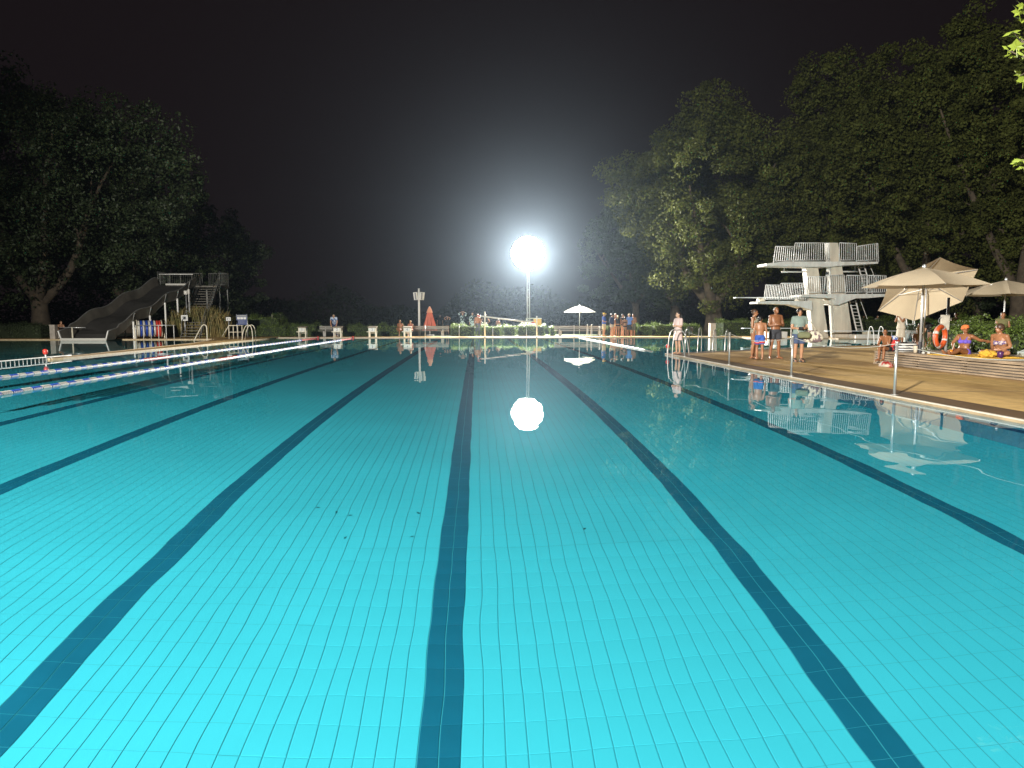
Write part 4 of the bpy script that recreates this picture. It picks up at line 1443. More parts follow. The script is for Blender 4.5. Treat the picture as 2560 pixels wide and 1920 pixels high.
# stumps of two stakes over the tall hedge
for px, lab in ((680, "grey stake poking up through the tallest hedge"), (701, "thin grey stake at the end of the tallest hedge")):
    t = WY(px, 786, 58.2)
    rt = MB().tube([(0, 0, 0), (0, 0, t.z - 0.03)], [0.06, 0.05], 8).build("stake", mat("stake_wood", (0.35, 0.32, 0.27), rough=0.9), None, loc=(t.x, 58.2, 0.03))
    tag(rt, lab, "stake")
# bulky white barrel end next to the chute

# ================================================================== WOODEN PLATFORM AND WHAT LIES THERE
plank = mat("platform_wood", (0.29, 0.215, 0.14), rough=0.8, var=0.38, vscale=3.0, stretch=(2.5, 0.35, 2.5), bump=0.3, bscale=25)
plank_d = mat("platform_frame", (0.10, 0.085, 0.07), rough=0.9)
PX, PW, PH, PY0, PY1 = 12.1, 2.5, 0.45, 11.0, 20.5
plat = empty("wooden_platform", (PX, PY0, DZ), 0, "long low wooden lounging platform with slatted sides", "platform")
LP_ = PY1 - PY0
rw = random.Random(4)
seg = [0.0, 1.9, 3.8, 5.7, 7.6, LP_]
for k in range(6):                                   # front face slats
    z = 0.03 + k * 0.066
    for a, b in zip(seg[:-1], seg[1:]):
        MB().box((0.012 + 0.012 * (5 - k) * -0.4 + rw.uniform(-0.003, 0.003), (a + b) / 2, z), (0.024, b - a - 0.012, 0.042)).build("side_slat", plank, plat)
for k in range(6):                                   # end face slats
    MB().box((PW / 2, LP_ - 0.005, 0.03 + k * 0.066), (PW - 0.08, 0.024, 0.047)).build("end_slat", plank, plat)
for k in range(17):                                  # top boards
    x = 0.06 + k * 0.146
    for a, b in zip(seg[:-1], seg[1:]):
        MB().box((x, (a + b) / 2, PH - DZ - 0.014 + rw.uniform(-0.002, 0.002)), (0.134, b - a - 0.01, 0.028)).build("top_board", plank, plat)
for y in (0.03, 1.9, 3.8, 5.7, 7.6, LP_ - 0.06):
    MB().box((0.07, y, 0.19), (0.07, 0.09, 0.38)).build("batten", plank_d, plat)
MB().box((PW / 2 + 0.1, LP_ / 2, 0.17), (PW - 0.3, LP_ - 0.2, 0.30)).build("frame", plank_d, plat)
PT = PH + 0.002                                      # top surface height

# ---- parasols over the platform
parasol("parasol", (12.50, 18.95, PT), 1.62, 2.33 - PT, 2.84 - PT, "beige parasol on a steel pole at the platform's edge", canvas_b, 6, group="open parasols", yaw=0.25, scallop=0.12, pr=0.032)
MB().cyl((0, 0, 0), (0, 0, 0.32), 0.05, 12).build("parasol_sleeve", dark_m, None, loc=(12.50, 18.95, PT))
tag(bpy.data.objects["parasol_sleeve"], "dark sleeve holding the beige parasol pole on the platform", "sleeve")
p2 = WY(2308, 862, 25.0)
parasol("parasol", (p2.x, 25.0, DZ), 1.72, 2.40, 3.05, "tilted beige parasol showing its underside behind the upright one", canvas_b, 6, tilt=(R(-41), R(4), 0), group="open parasols", yaw=0.244, scallop=0.03)
p3 = WY(2508, 822, 26.2)
parasol("parasol", (p3.x, 26.2, DZ), 1.75, 2.30, 2.86, "beige parasol on its own behind the leafy hedge", canvas_b, 8, group="open parasols", yaw=0.2, scallop=0.08)

# ---- lifebuoy on its post
pp = W(2398, 872, DZ)
pr_ = Vector((gx(2402, 20.9), 20.9, DZ))
rt = empty("lifebuoy_post", pr_, 0, "pale post with a box holding the lifebuoy beside the hedge", "post")
MB().tube([(0, 0, 0), (0, 0, 2.02)], 0.04, 10).build("tube", steel, rt, smooth=True)
MB().box((-0.10, -0.03, 1.26), (0.24, 0.09, 0.46)).build("box", mat("old_white_box", (0.52, 0.48, 0.40), rough=0.8, var=0.2, vscale=6), rt)
MB().tube(bez([(-0.18, -0.05, 1.42), (-0.30, -0.08, 1.40), (-0.34, -0.08, 1.28), (-0.22, -0.10, 1.18)], 5), 0.008, 5).build("hook", steel, rt)
buoy = empty("lifebuoy", pr_ + Vector((-0.28, -0.12, 0.82)), R(30), "orange lifebuoy with white bands hanging beside the hedge", "lifebuoy")
orange = mat("lifebuoy_orange", (0.62, 0.10, 0.025), rough=0.45)
n = 40
bands = [MB(), MB()]
for q in range(8):
    a0, a1 = 2 * math.pi * q / 8 + (0.0 if q % 2 else 0.12), 2 * math.pi * (q + 1) / 8 + (0.12 if q % 2 else 0.0)
    if q % 2 == 0:
        a0, a1 = 2 * math.pi * q / 8 - 0.28, 2 * math.pi * (q + 1) / 8 + 0.28
    else:
        a0, a1 = 2 * math.pi * q / 8 + 0.28, 2 * math.pi * (q + 1) / 8 - 0.28
    pts = [(0.30 * math.cos(a0 + (a1 - a0) * i / 8), 0, 0.30 * math.sin(a0 + (a1 - a0) * i / 8)) for i in range(9)]
    mb = MB(); mb.tube(pts, 0.074 if q % 2 == 0 else 0.078, 10)
    mb.build("ring_section" if q % 2 == 0 else "band", orange if q % 2 == 0 else white_pl, buoy, smooth=True)
MB().tube([(0.385 * math.cos(t) , 0, 0.385 * math.sin(t)) for t in [2 * math.pi * i / 28 for i in range(28)]], 0.009, 5, close=True).build("grab_line", rope_m, buoy)

# ---- bags and small things on the platform
def blob(name, pts_r, m, loc, label, cat_, rz=0, group=None, sq=2.6):
    """soft bag: rounded box rings (z, half width, half depth)"""
    mb = MB()
    k = 24
    rings = []
    for z, a, b in pts_r:
        rg = []
        for j in range(k):
            t = 2 * math.pi * j / k
            c, s = math.cos(t), math.sin(t)
            rg.append((a * math.copysign(abs(c) ** (2 / sq), c), b * math.copysign(abs(s) ** (2 / sq), s), z + 0.01 * math.sin(3 * t + z * 20)))
        rings.append(rg)
    mb.loft(rings)
    root = empty(name, loc, rz, label, cat_, group)
    mb.build("body", m, root, smooth=True)
    return root


def stripes_m(name, c1, c2, scale, axis='Z'):
    m = mat(name, c1, rough=0.8)
    nt_ = m.node_tree
    tc_ = nt_.nodes.new("ShaderNodeTexCoord")
    wv = nt_.nodes.new("ShaderNodeTexWave"); wv.bands_direction = axis; wv.inputs["Scale"].default_value = scale; wv.inputs["Distortion"].default_value = 0.4
    rp = nt_.nodes.new("ShaderNodeValToRGB"); rp.color_ramp.interpolation = 'CONSTANT'
    rp.color_ramp.elements[0].color = (*c1, 1); rp.color_ramp.elements[1].color = (*c2, 1); rp.color_ramp.elements[1].position = 0.5
    nt_.links.new(tc_.outputs["Object"], wv.inputs[0]); nt_.links.new(wv.outputs[1], rp.inputs[0])
    nt_.links.new(rp.outputs[0], nt_.nodes["Principled BSDF"].inputs["Base Color"])
    return m


b1 = blob("beach_bag", [(0, 0.27, 0.13), (0.05, 0.30, 0.15), (0.20, 0.31, 0.14), (0.27, 0.29, 0.10), (0.28, 0.25, 0.06)], stripes_m("black_white_stripes", (0.75, 0.74, 0.70), (0.03, 0.03, 0.035), 4.2), (12.62, 19.75, PT), "black and white striped beach bag at the foot of the parasol", "bag", R(10))
MB().tube(bez([(-0.12, -0.1, 0.26), (-0.1, -0.13, 0.38), (0.1, -0.13, 0.38), (0.12, -0.1, 0.26)], 5), 0.012, 6).build("handle", dark_m, b1, smooth=True)
b2 = blob("backpack", [(0, 0.22, 0.14), (0.06, 0.25, 0.17), (0.24, 0.23, 0.15), (0.36, 0.16, 0.10), (0.39, 0.08, 0.05)], mat("red_black_fabric", (0.50, 0.03, 0.025), rough=0.8, col2=(0.03, 0.03, 0.035), vscale=6.0), (12.42, 20.15, PT), "red and black bag behind the seated boy", "bag", R(-15))
MB().ell((0.03, -0.02, 0.38), (0.13, 0.10, 0.09)).build("towel_roll", mat("towel_blue_white", (0.62, 0.62, 0.62), rough=0.9, col2=(0.08, 0.14, 0.40), vscale=14), b2, smooth=True)
b3 = blob("beach_bag", [(0, 0.34, 0.16), (0.03, 0.36, 0.17), (0.10, 0.32, 0.14), (0.15, 0.20, 0.08), (0.16, 0.1, 0.04)], mat("red_white_blue_fabric", (0.36, 0.02, 0.015), rough=0.8, col2=(0.46, 0.42, 0.34), vscale=5.5), (11.72, 19.25, DZ), "flat red and white bag on the deck against the platform", "bag", R(70))
cup = empty("paper_cup", (12.5, 19.15, PT), 0, "pale paper cup beside the striped bag", "cup")
MB().tube([(0, 0, 0), (0, 0, 0.20)], [0.045, 0.058], 14).build("body", mat("cup_paper", (0.62, 0.52, 0.38), rough=0.7), cup, smooth=True)
sand = empty("sandals", (12.55, 18.75, PT), R(60), "white soled dark sandals by the bather's feet", "sandals")
for dy in (-0.06, 0.07):
    MB().tube([(-0.12, dy, 0.015), (0.0, dy, 0.02), (0.12, dy, 0.015)], [0.035, 0.042, 0.03], 10).build("sole", white_pl, sand, smooth=True)
    MB().tube(bez([(-0.04, dy - 0.04, 0.02), (0.0, dy, 0.08), (0.04, dy + 0.04, 0.02)], 4), 0.012, 6).build("strap", dark_m, sand)


def cloth(name, cx, cy, sx, sy, z, m, label, cat_, amp=0.012, seed=1, rz=0.0):
    rr = random.Random(seed)
    nx, ny = 22, 16
    mb = MB()
    ph = [rr.uniform(0, 6) for _ in range(6)]
    V = []
    for top in (1, 0):
        for i in range(nx + 1):
            for j in range(ny + 1):
                x, y = (i / nx - 0.5) * sx, (j / ny - 0.5) * sy
                h = amp * (1.2 + math.sin(x * 7 + ph[0]) + 0.7 * math.sin(y * 9 + ph[1] + x * 3) + 0.5 * math.sin((x + y) * 17 + ph[2]))
                V.append((x + 0.02 * math.sin(y * 5 + ph[3]), y + 0.02 * math.sin(x * 4 + ph[4]), (h + 0.006) * top + 0.001))
    F = []
    o = (nx + 1) * (ny + 1)
    for i in range(nx):
        for j in range(ny):
            a = i * (ny + 1) + j
            F.append((a, a + ny + 1, a + ny + 2, a + 1))
            F.append((o + a, o + a + 1, o + a + ny + 2, o + a + ny + 1))
    for i in range(nx):
        for j in (0, ny):
            a = i * (ny + 1) + j
            F.append((a, a + ny + 1, o + a + ny + 1, o + a) if j else (a, o + a, o + a + ny + 1, a + ny + 1))
    for j in range(ny):
        for i in (0, nx):
            a = i * (ny + 1) + j
            F.append((a, a + 1, o + a + 1, o + a) if not i else (a, o + a, o + a + 1, a + 1))
    mb.add(V, F)
    return tag(mb.build(name, m, None, smooth=True, loc=(cx, cy, z)), label, cat_)


yel = mat("yellow_towelling", (0.62, 0.36, 0.04), rough=0.95, var=0.12, vscale=20, bump=0.5, bscale=120)
cloth("beach_towel", 12.95, 17.2, 1.5, 2.0, PT, yel, "yellow towel spread on the platform under the two bathers", "towel")
def crumple(cx, cy, cz, rx, ry, rz_, seed, amp=0.22):
    rr = random.Random(seed)
    ph = [rr.uniform(0, 6.3) for _ in range(8)]
    mb = MB()
    mb.ell((0, 0, 0), (1, 1, 1), 40, 24)
    out = []
    for x, y, z in mb.v:
        f = 1 + amp * (math.sin(5 * x + 3 * z + ph[0]) * math.sin(4 * y - 2 * x + ph[1]) + 0.6 * math.sin(9 * y + 6 * z + ph[2]) * math.sin(8 * x + ph[3]) + 0.35 * math.sin(15 * (x + z) + ph[4]))
        out.append((cx + x * rx * f, cy + y * ry * f, max(0.004, cz + z * rz_ * f)))
    mb.v = out
    return mb


mb = crumple(0, 0, 0.07, 0.20, 0.17, 0.10, 3)
tag(mb.build("crumpled_towel", yel, None, smooth=True, loc=(12.65, 16.55, PT + 0.02)), "crumpled yellow towel by the dark haired bather's knee", "towel")
mb = crumple(0.1, -0.3, 0.10, 0.50, 0.80, 0.20, 9, 0.16)
o = mb.build("pale_blanket", mat("pale_blue_cloth", (0.46, 0.52, 0.50), rough=0.9, var=0.12, vscale=5, bump=0.6, bscale=9), None, smooth=True, loc=(13.75, 16.3, PT))
tag(o, "heap of pale blue blanket on the platform behind the dark haired bather", "blanket")
drink = empty("orange_drink", (12.42, 17.55, PT + 0.03), 0, "glass of orange drink with a white straw before the bathers", "drink")
MB().tube([(0, 0, 0), (0, 0, 0.13)], [0.035, 0.045], 14).build("glass", mat("orange_liquid", (0.70, 0.22, 0.02), rough=0.2), drink, smooth=True)
MB().tube([(0.0, 0, 0.05), (0.07, -0.02, 0.30)], 0.008, 6).build("straw", white_pl, drink)
wb_ = empty("purple_cup", (12.75, 16.25, PT + 0.02), 0, "dark purple cup behind the crumpled yellow towel", "cup")
MB().tube([(0, 0, 0), (0, 0, 0.14), (0, 0, 0.16)], [0.06, 0.075, 0.05], 14).build("body", mat("purple_plastic", (0.07, 0.02, 0.09), rough=0.35), wb_, smooth=True)

# round planter and step ladder behind the deck
pl = WY(2277, 851, 40.5)
pot = empty("planter", (pl.x, 40.5, DZ), 0, "grey round planter behind the woman in the beige dress", "planter")
MB().tube([(0, 0, 0), (0, 0, 0.1), (0, 0, 0.62), (0, 0, 0.66)], [0.36, 0.40, 0.46, 0.44], 20).build("pot", mat("planter_concrete", (0.30, 0.29, 0.26), rough=0.9, var=0.2), pot, smooth=True)
o = bpy.data.objects.new("foliage", leaf_mesh("foliage", NR.normal(size=(500, 3)) * np.array([0.22, 0.22, 0.14]) + np.array([0, 0, 0.78]), NR.normal(size=(500, 3)), 0.09, leaf_b))
COL.objects.link(o); o.parent = pot
wb2 = WY(2263, 851, 39.8)
bx = empty("white_bin", (wb2.x, 39.8, DZ), 0, "small white box standing beside the round planter", "box")
MB().box((0, 0, 0.28), (0.30, 0.34, 0.56)).build("body", white_pl, bx)
MB().box((0, 0, 0.575), (0.33, 0.37, 0.03)).build("lid", white_pl, bx)
s0 = WY(2278, 845, 42.0)
st = empty("lifeguard_ladder", (s0.x, 42.0, DZ), 0, "white step ladder of a high chair behind the beige dress woman", "ladder")
for s in (-0.25, 0.25):
    MB().tube([(s + 0.15, 0, 0), (s - 0.25, 0, 1.9)], 0.03, 8).build("stringer", white_steel, st, smooth=True)
    MB().tube([(s + 0.35, 0.5, 0), (s - 0.15, 0.3, 1.9)], 0.025, 8).build("back_leg", white_steel, st, smooth=True)
for i in range(5):
    MB().box((0.07 - 0.08 * i, 0, 0.3 + 0.36 * i), (0.5, 0.12, 0.04)).build("step", white_steel, st)
MB().box((-0.2, 0.2, 1.9), (0.6, 0.5, 0.05)).build("seat", white_steel, st)
MB().box((-0.2, 0.45, 2.2), (0.6, 0.04, 0.5)).build("backrest", white_steel, st)
# low slab the two turned bathers sit and stand on
sb_ = W(2340, 866, DZ)
sl = empty("stone_bench", (gx(2338, 26.5), 26.3, DZ), 0, "low grey stone bench under the tilted parasol", "bench")
MB().box((0, 0, 0.20), (1.8, 0.7, 0.10)).build("top", mat("pillar_concrete", (0.42, 0.38, 0.33)), sl)
for s in (-0.6, 0.6):
    MB().box((s, 0, 0.075), (0.25, 0.6, 0.15)).build("support", mat("pillar_concrete", (0.42, 0.38, 0.33)), sl)

# ================================================================== PEOPLE
def skin_m(i):
    c = [(0.31, 0.140, 0.066), (0.25, 0.105, 0.046), (0.40, 0.215, 0.125), (0.24, 0.105, 0.05), (0.45, 0.275, 0.18)][i]
    return mat("skin_%d" % i, c, rough=0.42, var=0.14, vscale=7, spec=0.45)


def fab(name, col, **k):
    return mat("fabric_" + name, col, rough=0.85, **k)


HAIR = {"dark": (0.018, 0.012, 0.009), "brown": (0.06, 0.032, 0.018), "blond": (0.36, 0.25, 0.09), "grey": (0.40, 0.38, 0.35), "black": (0.010, 0.009, 0.009)}


def hair_m(k):
    return mat("hair_" + k, HAIR[k], rough=0.45, var=0.3, vscale=25, stretch=(4, 4, 0.4))


J0 = dict(pelvis=(0, 0, .94), chest=(0, 0, 1.28), neck=(0, 0.01, 1.43), head=(0, -0.015, 1.575),
          shL=(.175, 0.01, 1.38), elL=(.225, .03, 1.10), wrL=(.235, -.02, .86), hdL=(.235, -.04, .76),
          shR=(-.175, 0.01, 1.38), elR=(-.225, .03, 1.10), wrR=(-.235, -.02, .86), hdR=(-.235, -.04, .76),
          hipL=(.085, 0, .90), knL=(.095, -.01, .49), anL=(.10, .02, .08), toL=(.115, -.14, .03),
          hipR=(-.085, 0, .90), knR=(-.095, -.01, .49), anR=(-.10, .02, .08), toR=(-.115, -.14, .03))
POSES = {
    "stand": {},
    "crossed": dict(elL=(.235, -.04, 1.10), wrL=(.02, -.185, 1.14), hdL=(-.09, -.185, 1.16), elR=(-.235, -.04, 1.10), wrR=(-.02, -.215, 1.12), hdR=(.10, -.20, 1.13)),
    "clasp": dict(elL=(.225, .0, 1.08), wrL=(.10, -.17, 1.06), hdL=(.02, -.20, 1.07), elR=(-.225, .0, 1.08), wrR=(-.10, -.17, 1.06), hdR=(-.02, -.21, 1.05)),
    "hips": dict(elL=(.36, .03, 1.13), wrL=(.19, -.05, .98), hdL=(.13, -.06, .97), elR=(-.36, .03, 1.13), wrR=(-.19, -.05, .98), hdR=(-.13, -.06, .97)),
    "photo": dict(elL=(.20, -.16, 1.22), wrL=(.06, -.24, 1.45), hdL=(.04, -.24, 1.54), elR=(-.20, -.16, 1.22), wrR=(-.06, -.24, 1.45), hdR=(-.04, -.24, 1.54)),
    "armsup": dict(elL=(.30, .02, 1.58), wrL=(.10, .04, 1.70), hdL=(.03, .05, 1.72), elR=(-.30, .02, 1.58), wrR=(-.10, .04, 1.70), hdR=(-.03, .05, 1.72)),
    "lean": dict(chest=(0, -.20, 1.20), neck=(0, -.30, 1.32), head=(0, -.37, 1.43), shL=(.17, -.27, 1.29), shR=(-.17, -.27, 1.29), elL=(.22, -.33, 1.02), wrL=(.18, -.42, .80), hdL=(.16, -.45, .72),
                 elR=(-.22, -.33, 1.02), wrR=(-.18, -.42, .80), hdR=(-.16, -.45, .72)),
    "bend": dict(pelvis=(0, .08, .92), chest=(0, -.18, 1.10), neck=(0, -.30, 1.12), head=(0, -.42, 1.08), shL=(.17, -.25, 1.13), shR=(-.17, -.25, 1.13), elL=(.2, -.32, .86), wrL=(.14, -.40, .64), hdL=(.12, -.42, .56),
                 elR=(-.2, -.32, .86), wrR=(-.14, -.40, .64), hdR=(-.12, -.42, .56)),
    "stride": dict(knL=(.09, -.10, .50), anL=(.09, -.06, .10), toL=(.10, -.22, .03), knR=(-.09, .04, .49), anR=(-.09, .16, .10), toR=(-.10, .01, .03)),
}


def sit_pose(seat, lean=0.0, knee=0.42, foot_drop=0.42, arms="knees", spread=.10, legs="down"):
    z = seat + .09
    P = dict(pelvis=(0, 0, z), chest=(0, -lean * .6, z + .33), neck=(0, -lean, z + .48), head=(0, -lean - .03, z + .625),
             shL=(.175, -lean * .9, z + .43), shR=(-.175, -lean * .9, z + .43),
             hipL=(.09, -.02, z - .01), hipR=(-.09, -.02, z - .01))
    if legs == "down":
        for s, q in ((1, "L"), (-1, "R")):
            P["kn" + q] = (s * spread, -knee, z + .03)
            P["an" + q] = (s * spread, -knee - .02, z + .03 - foot_drop)
            P["to" + q] = (s * spread * 1.1, -knee - .18, z - .02 - foot_drop)
    elif legs == "out":
        for s, q in ((1, "L"), (-1, "R")):
            P["kn" + q] = (s * .09, -.42, seat + (.16 if s > 0 else .10))
            P["an" + q] = (s * .06, -.84, seat + .05)
            P["to" + q] = (s * .08, -.93, seat + .15)
    elif legs == "cross":
        P.update(knL=(.34, -.27, seat + .10), anL=(-.02, -.34, seat + .06), toL=(-.14, -.36, seat + .05),
                 knR=(-.34, -.27, seat + .10), anR=(.06, -.24, seat + .06), toR=(.18, -.28, seat + .05))
    elif legs == "ankle":
        P.update(knL=(.10, -.42, z + .03), anL=(.10, -.42, z - .39), toL=(.11, -.57, z - .44),
                 knR=(-.12, -.40, z + .08), anR=(.20, -.52, z + .02), toR=(.32, -.58, z - .03))
    for s, q in ((1, "L"), (-1, "R")):
        if arms == "knees":
            P["el" + q] = (s * .20, -lean - .10, z + .18)
            P["wr" + q] = (s * .08, -knee + .04, z + .12)
            P["hd" + q] = (s * .02, -knee - .03, z + .11)
        elif arms == "down":
            P["el" + q] = (s * .25, .08, z + .18)
            P["wr" + q] = (s * .27, .10, z - .03)
            P["hd" + q] = (s * .28, .12, z - .07)
        elif arms == "lap":
            P["el" + q] = (s * .23, -.02, z + .17)
            P["wr" + q] = (s * .10, -.20, z + .08)
            P["hd" + q] = (s * .04, -.26, z + .08)
    return P


def remesh(mb, voxel, name, m, smooth=2):
    me = mb.mesh("tmp", m)
    o = bpy.data.objects.new("tmp", me)
    COL.objects.link(o)
    md = o.modifiers.new("r", 'REMESH'); md.mode = 'VOXEL'; md.voxel_size = voxel; md.use_smooth_shade = True
    if smooth:
        ms = o.modifiers.new("s", 'SMOOTH'); ms.factor = 0.5; ms.iterations = smooth
    dg = bpy.context.evaluated_depsgraph_get()
    out = bpy.data.meshes.new_from_object(o.evaluated_get(dg))
    bpy.data.objects.remove(o)
    bpy.data.meshes.remove(me)
    out.name = name
    if not out.materials:
        out.materials.append(m)
    out.polygons.foreach_set("use_smooth", [True] * len(out.polygons))
    return out


def limb(mb, pts, rs, n=5):
    P = bez(pts, n) if len(pts) > 2 else [Vector(p) for p in pts]
    k = len(P)
    xs = np.linspace(0, len(rs) - 1, k)
    rr = [float(np.interp(x, range(len(rs)), rs)) for x in xs]
    mb.tube(P, rr, 10)
    mb.ell(P[0], (rr[0],) * 3, 10, 6)
    mb.ell(P[-1], (rr[-1],) * 3, 10, 6)


def torso_rings(J, female, infl=0.0, t0=0.0, t1=1.0, n=9, flare=0.0, build=1.0):
    """elliptic rings up the spine; t 0 = crotch, 1 = neck base"""
    pel, ch, nk = Vector(J["pelvis"]), Vector(J["chest"]), Vector(J["neck"])
    base = pel + (pel - ch).normalized() * 0.09
    hx = (Vector(J["hipL"]) - Vector(J["hipR"])).normalized()
    sx = (Vector(J["shL"]) - Vector(J["shR"])).normalized()
    path = bez([base, pel, pel.lerp(ch, 0.5), ch, nk], 6)
    tp = np.linspace(0, 1, len(path))
    if female:
        T = [0, .12, .30, .50, .66, .84, .93, 1.0]; A = [.135, .168, .152, .122, .142, .155, .115, .06]; B = [.085, .112, .095, .082, .108, .085, .066, .055]
    else:
        T = [0, .12, .30, .50, .66, .84, .93, 1.0]; A = [.125, .155, .148, .146, .168, .178, .135, .068]; B = [.085, .108, .100, .098, .112, .095, .075, .062]
    rings = []
    for i in range(n):
        t = t0 + (t1 - t0) * i / (n - 1)
        x = t * (len(path) - 1)
        k = min(int(x), len(path) - 2)
        c = path[k].lerp(path[k + 1], x - k)
        d = (path[min(k + 2, len(path) - 1)] - path[max(k - 1, 0)]).normalized()
        lat = hx.lerp(sx, t).normalized()
        fr = lat.cross(d).normalized()
        lat = d.cross(fr).normalized()
        a = (float(np.interp(t, T, A)) * build + infl) + flare * (1 - (t - t0) / max(1e-6, t1 - t0))
        b = (float(np.interp(t, T, B)) * build + infl) + flare * 0.8 * (1 - (t - t0) / max(1e-6, t1 - t0))
        rings.append([c + lat * (a * math.copysign(abs(math.cos(th)) ** 0.85, math.cos(th))) + fr * (b * math.sin(th)) for th in [2 * math.pi * j / 18 for j in range(18)]])
    return rings


def person(loc, rz, pose, label, skin=0, h=1.70, female=False, hair="dark", style="short", look=(0, 0), wear=(), hi=True, group=None, over=None, build=1.0, extra=None):
    s = h / 1.70
    root = empty("person", loc, R(rz), label, "person", group)
    root.scale = (s, s, s)
    J = dict(J0)
    J.update(POSES[pose] if isinstance(pose, str) else pose)
    if over:
        J.update(over)
    V = {k: Vector(v) for k, v in J.items()}
    vox = 0.0105 if hi else 0.016
    sm = skin_m(skin)
    mb = MB()
    rings = torso_rings(J, female, build=build)
    mb.loft(rings)
    f = 0.92 if female else 1.0
    f *= build
    for q in "LR":
        sh, el, wr, hd = V["sh" + q], V["el" + q], V["wr" + q], V["hd" + q]
        limb(mb, [sh, sh.lerp(el, .5), el, el.lerp(wr, .4), wr], [.056 * f, .050 * f, .040 * f, .041 * f, .027 * f], 4)
        # shoulder to chest
        limb(mb, [V["neck"].lerp(V["chest"], .25), sh], [.07 * f, .058 * f])
        d = (hd - wr)
        d = d.normalized() if d.length > 1e-4 else Vector((0, 0, -1))
        side = d.cross(Vector((0, 1, 0)))
        side = side.normalized() if side.length > 0.2 else d.cross(Vector((0, 0, 1))).normalized()
        nrm = side.cross(d).normalized()
        rot = Matrix((side, nrm, d)).transposed()
        mb.ell(wr + d * .045, (.040, .020, .055), 10, 8, rot)
        for k, (o_, L_) in enumerate(((-.027, .058), (-.009, .070), (.009, .066), (.026, .052))):
            b0 = wr + d * .082 + side * o_
            mid = b0 + d * L_ * .55 + nrm * .006
            mb.tube([b0 - d * .02, b0, mid, b0 + d * L_ * .85 + nrm * .022], [.0095, .0095, .009, .0075], 6)
        b0 = wr + d * .03 + side * (.034 if q == "R" else -.034)
        mb.tube([b0 - d * .02, b0 + side * (.018 if q == "R" else -.018) + d * .02, b0 + side * (.026 if q == "R" else -.026) + d * .05 + nrm * .012], [.012, .0105, .0085], 6)
        hp, kn, an, to = V["hip" + q], V["kn" + q], V["an" + q], V["to" + q]
        limb(mb, [hp, hp.lerp(kn, .5), kn, kn.lerp(an, .35) + (an - kn).cross(Vector((1, 0, 0))).normalized() * (-.012), an], [.088 * (1.04 if female else 1) * build, .072 * build, .052 * build, .054 * build, .034], 4)
        fd = (to - an); fd.normalize()
        heel = an - Vector((fd.x, fd.y, 0)) * .05 + Vector((0, 0, -.035))
        limb(mb, [heel, an.lerp(to, .5) + Vector((0, 0, .0)), to], [.034, .038, .026])
        limb(mb, [an, an.lerp(to, .4)], [.036, .034])
        toe_side = fd.cross(Vector((0, 0, 1))).normalized() if abs(fd.z) < .95 else Vector((1, 0, 0))
        mb.ell(to, (.042, .030, .020), 10, 6, Matrix((toe_side, fd, toe_side.cross(fd))).transposed())
    # neck and head
    nk, hc = V["neck"], V["head"]
    HR = Euler((R(-look[1]), 0, R(look[0]))).to_matrix()
    limb(mb, [nk - Vector((0, 0, .03)), nk.lerp(hc, .55) + Vector((0, .012, 0))], [.056 * f, .050 * f])

    def HP(x, y, z):
        return hc + HR @ Vector((x, y, z))
    mb.ell(HP(0, .008, .022), (.074, .094, .092), 14, 10, HR)
    mb.ell(HP(0, -.022, -.048), (.056, .066, .062), 12, 8, HR)
    mb.ell(HP(0, -.050, -.088), (.030, .030, .022), 10, 6, HR)
    mb.tube([HP(0, -.080, .012), HP(0, -.102, -.022), HP(0, -.086, -.034)], [.009, .015, .012], 8)
    for sx in (-1, 1):
        mb.ell(HP(sx * .076, .012, -.012), (.010, .022, .032), 8, 6, HR)
    body = remesh(mb, vox, "body", sm, 2)
    bo = inst("body", body, root)
    if hi:
        em = mat("eye_dark", (0.015, 0.012, 0.010), rough=0.2)
        lm = mat("lips", (0.30, 0.09, 0.07), rough=0.5)
        for sx in (-1, 1):
            MB().ell(HP(sx * .030, -.0815, .004), (.013, .008, .007), 8, 6, HR).build("eye", em, root, smooth=True)
            MB().ell(HP(sx * .030, -.086, .022), (.020, .006, .0045), 8, 5, HR).build("brow", hair_m("dark" if hair in ("grey", "blond") else hair), root, smooth=True)
        MB().ell(HP(0, -.086, -.058), (.024, .007, .007), 10, 6, HR).build("mouth", lm, root, smooth=True)
    # hair and headgear
    hm = hair_m(hair)
    if style in ("short", "pony", "long", "bun", "curly"):
        mb = MB()
        g = 0.012 if style == "curly" else 0.0
        mb.ell(HP(0, .022, .040), (.083 + g, .094 + g, .090 + g), 16, 10, HR)
        mb.ell(HP(0, .045, -.005), (.078 + g, .068 + g, .075), 14, 8, HR)
        if style == "pony":
            mb.tube([HP(0, .10, .02), HP(0, .14, -.02), HP(.0, .135, -.12), HP(0, .12, -.24)], [.028, .036, .034, .012], 8)
        if style == "bun":
            mb.ell(HP(0, .10, .06), (.045, .045, .045))
        if style == "long":
            back = nk + Vector((0, .085, -.04))
            rgs = []
            for t, w_, d_ in ((0, .082, .06), (.25, .088, .055), (.5, .10, .05), (.75, .105, .042), (1.0, .07, .026)):
                c = HP(0, .055, .0).lerp(back + Vector((0, .02, -.22)), t)
                rgs.append([c + Vector((w_ * math.cos(a), d_ * math.sin(a), 0)) for a in [2 * math.pi * j / 14 for j in range(14)]])
            mb.loft(rgs)
        inst("hair", remesh(mb, 0.014, "hair", hm, 1), root)
    elif style == "cropped":
        mb = MB()
        mb.ell(HP(0, .020, .034), (.0785, .092, .086), 16, 10, HR)
        inst("hair", remesh(mb, 0.014, "hair", hm, 1), root)
